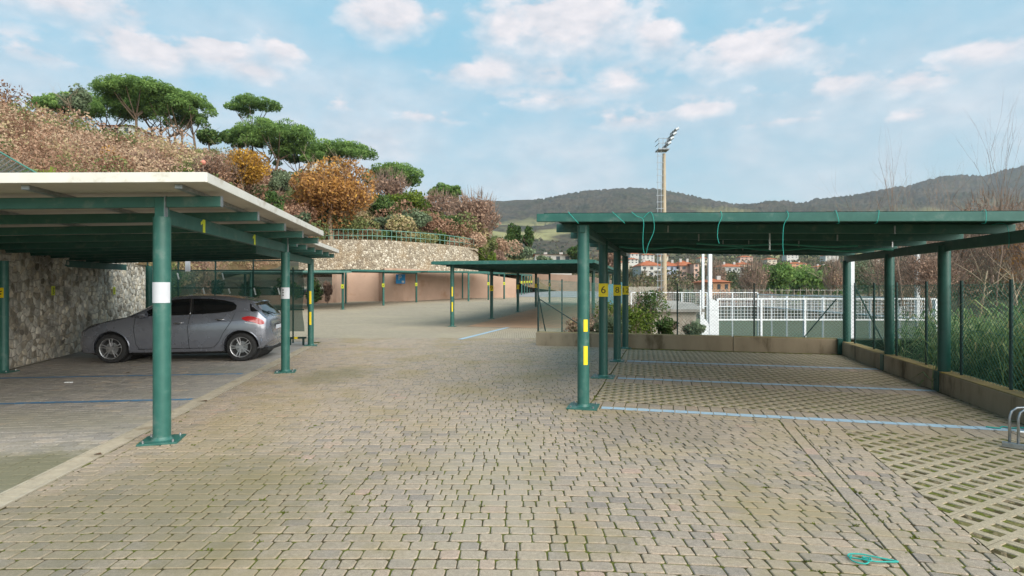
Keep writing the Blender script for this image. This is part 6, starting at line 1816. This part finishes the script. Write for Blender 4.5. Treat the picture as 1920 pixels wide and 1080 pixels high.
WH = ['by the mast', 'high above the apartment row', 'left of the mast', 'above the white poles', 'between grey house and bare tree', 'right of the bare tree', 'above the dark round pines', 'right above the dark round pines', 'wide and orange behind the pines', 'near the corner post', 'beyond the number twelve post', 'beside the netted beam end', 'above the pink tower', 'high on the slope over the court', 'highest on the left', 'behind the pale poplar', 'above the red roofs', 'small and high in the middle', 'beyond the right posts', 'topmost over the court', 'topmost over the mast']
for (px, t_, b_, w, y, c_), wh in zip(far, WH):
    if px in (1275, 1340, 1432, 1360, 1465, 1522, 1300, 1240): continue
    house('distant ' + c_ + ' red roofed house ' + wh, px, t_, b_, w, y, c_, 3.2, 1 if w < 18 else 2, 2 if w < 20 else 3, 9, True, False, 'house', 12, 'distant_house', 'houses on the far slope')
for px, t_, b_, w, y, lb in ((600, 300, 320, 56, 92, 'white house showing beneath the leaning pine'), (218, 236, 256, 56, 84, 'white house showing beneath the left pines')):
    house(lb, px, t_, b_, w, y, 'white', 2, 1, 3, 7, True, False, 'house', 6)
rd = tag(empty('red_ball', at(381, 322, 46)), 'round coral red ball on a stick in the bare twigs', 'ball')
mb = MB(); mb.lathe([(.002, .52), (.10, .55), (.18, .63), (.21, .74), (.18, .85), (.10, .93), (.002, .96)], 16); mb.build('ball', pmat('coral_red', (.52, .20, .14), (.48, .18, .13), 4, .6), rd, smooth=True)
mb = MB(); mb.tube([(0, 0, -.8), (0, 0, .54)], .03, 6); mb.build('stick', M_twig, rd)
# bluish fence and stone wall running back on the right of the middle carport
path_wall('stone_wall', 'low stone wall receding under the blue green fence', [(3.6, 22.8), (5.6, 31), (8.4, 43)], lambda p: -1.2, [.36, .5, .75], .35, M_frub)
fr = tag(empty('picket_fence'), 'blue green upright bar fence on the receding stone wall', 'fence')
M_bluefence = pmat('blue_green_bars', (.05, .16, .19), (.07, .2, .23), 4, .5)
a, b = Vector((3.75, 23.0)), Vector((8.5, 43))
for k in range(70):
    t = k / 69; p = a.lerp(b, t); z = .36 + .39 * t; mb = MB(); mb.bar((p.x, p.y, z), (p.x, p.y, z + 1.35), .05, .03, (0, 1, 0)); mb.build('picket', M_bluefence, fr)
for dz in (.25, 1.2):
    mb = MB(); mb.bar((a.x, a.y + .03, .36 + dz), (b.x, b.y + .03, .75 + dz), .03, .05); mb.build('rail', M_bluefence, fr)
# pale posts of the long fence round the playing field
LF = tag(empty('field_fence'), 'long low fence of pale concrete posts behind the court', 'fence')
M_cpost = pmat('concrete_post', (.30, .26, .20), (.26, .22, .17), 2, .9)
for k in range(34):
    p = at(1282 + k * 11.5, 545, 82); mb = MB(); mb.box(p.x - .04, p.x + .04, p.y - .04, p.y + .04, -2.9, 1.5 + .1 * math.sin(k)); mb.build('fence_post', M_cpost, LF)
a, b = at(1282, 545, 82), at(1662, 545, 82)
for z in (1.3, .6): mb = MB(); mb.bar((a.x, a.y, z), (b.x, b.y, z), .03, .03); mb.build('fence_wire', M_steel, LF)
# planting beyond the court
far_tr = [('pine_tree', 'broad dark green pine behind the court, left of pair', 'tree', 1455, 488, 548, 78, 105, M_pine, M_bark, .30, 3600, 18), ('pine_tree', 'dark green pine right of the broad one behind the court', 'tree', 1515, 494, 548, 90, 108, M_pine, M_bark, .30, 3600, 18), ('leafy_tree', 'olive green tree behind the pale poplar', 'tree', 1560, 488, 548, 60, 115, M_ever, M_bark, .3, 2000, 12),
          ('leafy_tree', 'pale leafless poplar before the olive green tree', 'tree', 1563, 484, 545, 40, 100, M_scrub, M_barkpale, .22, 700, 8, 1300), ('leafy_tree', 'grey leafless tree between grey house and pines', 'tree', 1412, 488, 545, 56, 100, M_mauve, M_barkpale, .2, 600, 10, 1700), ('leafy_tree', 'brown bare tree right of the pink tower', 'tree', 1340, 486, 536, 44, 150, M_mauve, M_twig, .3, 700, 8, 900)]
for t in far_tr: round_tree(*t, zbase=-2.9)
for i, (px, t_, w, mt_, lb) in enumerate([(1285, 528, 80, M_olive, 'dull olive bush row left of the poles'), (1240, 532, 50, M_scrub, 'dry bush at the foot of the mast'), (1360, 540, 80, M_mauve, 'brown thicket behind the white poles'), (1420, 538, 70, M_mauve, 'brown thicket before the leafless tree'), (1480, 540, 60, M_bright, 'bright green bush below the dark pines'), (1530, 542, 60, M_ever, 'dark bush below the dark pines'), (1590, 530, 70, M_ever, 'green bush left of the corner post'), (1640, 528, 70, M_scrub, 'dry brush right of the corner post'), (1700, 520, 90, M_scrub, 'dry brush behind the white right pole'), (1310, 548, 60, M_scrub, 'dry grass bank behind the hut')]):
    round_tree('shrub', lb, 'shrub', px, t_, 560, w, 86, mt_, M_twig, .2, 1200, 9, 250, .5, None, -2.9, .45, False, 1, .0)
# woodland and orchard mass over the far slopes
def slope_mass():
    V_ = []; T_ = []
    for _ in range(5200):
        px = random.uniform(1000, 1960); y = 130 * (9 ** random.random()); x = (px - 960) / 1080 * y; z = valley_z(px, y); w = random.uniform(1.4, 4.2); n = 26
        P = blob_points((x, y, z + w * .5), (w, w, w * .75), n, .7); kind = .42 + .2 * math.sin(x * .03 + y * .011) + random.gauss(0, .2)
        V_.append(leaf_quads(P, .0016 * y + .25, .6)); T_.append(np.clip(kind + .1 * rng.normal(size=n), 0, 1))
    m = leafmat('slope_trees', [(0, (.035, .05, .02)), (.3, (.075, .095, .035)), (.5, (.14, .105, .065)), (.7, (.20, .15, .095)), (.85, (.15, .16, .06)), (1, (.25, .22, .10))])
    tag(np_quads('woodland', np.concatenate(V_), m, np.concatenate(T_)), 'scattered trees and orchards over the far slopes', 'woodland', None, 'stuff')
slope_mass()

# ---------------------------------------------------------------- small things close by
# galvanised stand at the right edge
ST = tag(empty('metal_stand'), 'galvanised tubular metal stand cut by the right edge', 'stand')
p = at(1893, 838, 5.78); bx_, by_ = p.x, p.y
for dx, dy in ((0, 0), (.035, -.06)):
    pts = [(bx_ + dx, by_ + dy, .02), (bx_ + dx, by_ + dy, .30), (bx_ + dx + .02, by_ + dy, .36), (bx_ + dx + .07, by_ + dy, .395), (bx_ + dx + .35, by_ + dy - .06, .43), (bx_ + dx + .41, by_ + dy - .06, .40), (bx_ + dx + .43, by_ + dy - .06, .34), (bx_ + dx + .43, by_ + dy - .06, .02)]
    mb = MB(); mb.tube(pts, .013, 10); mb.build('hoop', M_steel, ST, smooth='all')
mb = MB(); mb.bar((bx_ - .05, by_ + .03, .03), (bx_ + .52, by_ - .62, .03), .05, .05); mb.build('foot', M_steel, ST, bevel=.004)
mb = MB(); mb.bar((bx_ + .42, by_ + .03, .03), (bx_ + .95, by_ - .55, .03), .05, .05); mb.build('foot', M_steel, ST, bevel=.004)
mb = MB(); mb.tube([(bx_ + .03, by_ - .03, .17), (bx_ + .44, by_ - .09, .13)], .009, 8); mb.build('crossbar', M_wmetal, ST)
# litter
M_lit = pmat('white_litter', (.8, .8, .8), (.72, .72, .72), 9, .7)
p = Vector(((128 - 960) / 1080 * 9.7, 9.7, 0)); mb = MB(); mb.prism([(p.x - .06, p.y - .02), (p.x + .06, p.y - .03), (p.x + .065, p.y + .025), (p.x - .05, p.y + .03)], .003, .02); tag(mb.build('paper_scrap', M_lit, None, bevel=.006), 'white paper scrap lying in the shaded left bay', 'litter')
M_leaf = pmat('dead_leaf', (.10, .055, .03), (.07, .04, .02), 30, .9)
for i, (px, py, lb) in enumerate(((383, 753, 'curled brown dead leaf on the drain beyond the first post'), (184, 853, 'brown dead leaf on the drain grating in the left foreground'), (240, 699, 'dark dead leaf on the faint blue line'))):
    Y = 1728 / (py - 540); x = (px - 960) / 1080 * Y; mb = MB(); w = .045 if i else .06
    mb.add([(x - w, Y, .006), (x - w * .3, Y - w * .4, .016), (x + w, Y - .01, .008), (x + w * .2, Y + w * .45, .02)], [(0, 1, 2), (0, 2, 3)]); tag(mb.build('dead_leaf', M_leaf), lb, 'leaf')
# green wire fence and palm tip on the wall top at the far left
LFe = tag(empty('wire_fence'), 'slanting green wire fence panel above the cream roof corner', 'fence')
mb = MB(); Yq = 12.6
for k in range(16):
    a = at(-40 + k * 9, 262 + k * 5.2, Yq); b = at(-120 + k * 13, 335, Yq); mb.tube([a, b], .012, 4, False)
    if k % 3 == 0: pass
mb.build('diagonal_wires', M_steel, LFe)
mb = MB(); mb.tube([at(-40, 262, Yq), at(78, 330, Yq)], .02, 6); mb.build('top_rail', M_wire, LFe)
q = MB(); vs = [at(-60, 262, Yq + .05), at(78, 330, Yq + .05), at(60, 380, Yq + .05), at(-60, 380, Yq + .05)]; q.add(vs, [(0, 1, 2, 3)]); q.build('net_backing', mesh_mat('fence_net', (.03, .09, .07), .6), LFe)
PT = tag(empty('fan_palm', at(92, 335, 13.2)), 'small yellow green fan palm leaves above the roof edge', 'plant'); V_ = []; T_ = []
for cx_ in (0, -.5):
    for k in range(22):
        an = R(18 + k * 6.6); L = random.uniform(.16, .3) * (1 if cx_ == 0 else .8); d = np.array([math.cos(an), random.uniform(-.1, .1), math.sin(an)]); s = np.array([-d[2], 0, d[0]]) * .012; o = np.array([cx_, 0, .0]); V_.append([o - s * .5, o + s * .5, o + d * L + s, o + d * L - s]); T_.append(random.uniform(.6, 1))
np_quads('leaves', np.array(V_), M_bright, np.array(T_), PT)
mb = MB(); mb.tube([(0, 0, -1.2), (0, 0, .02)], .05, 6); mb.build('stem', M_twig, PT); mb = MB(); mb.tube([(-.5, 0, -1.2), (-.5, 0, .02)], .05, 6); mb.build('stem', M_twig, PT)
# ---------------------------------------------------------------- air
mb = MB(); mb.box(-6000, 6000, -70, 3600, -5, 620)
m, nt, b = new_mat('haze_air'); nt.nodes.remove(b)
pv = nnode(nt, 'ShaderNodeVolumePrincipled'); pv.inputs['Color'].default_value = (.80, .88, 1.0, 1); pv.inputs['Density'].default_value = .00011; pv.inputs['Anisotropy'].default_value = .2
nt.links.new(pv.outputs[0], nt.nodes['Material Output'].inputs['Volume'])
tag(mb.build('haze', m), 'thin blue haze over the valley', 'haze', None, 'stuff')
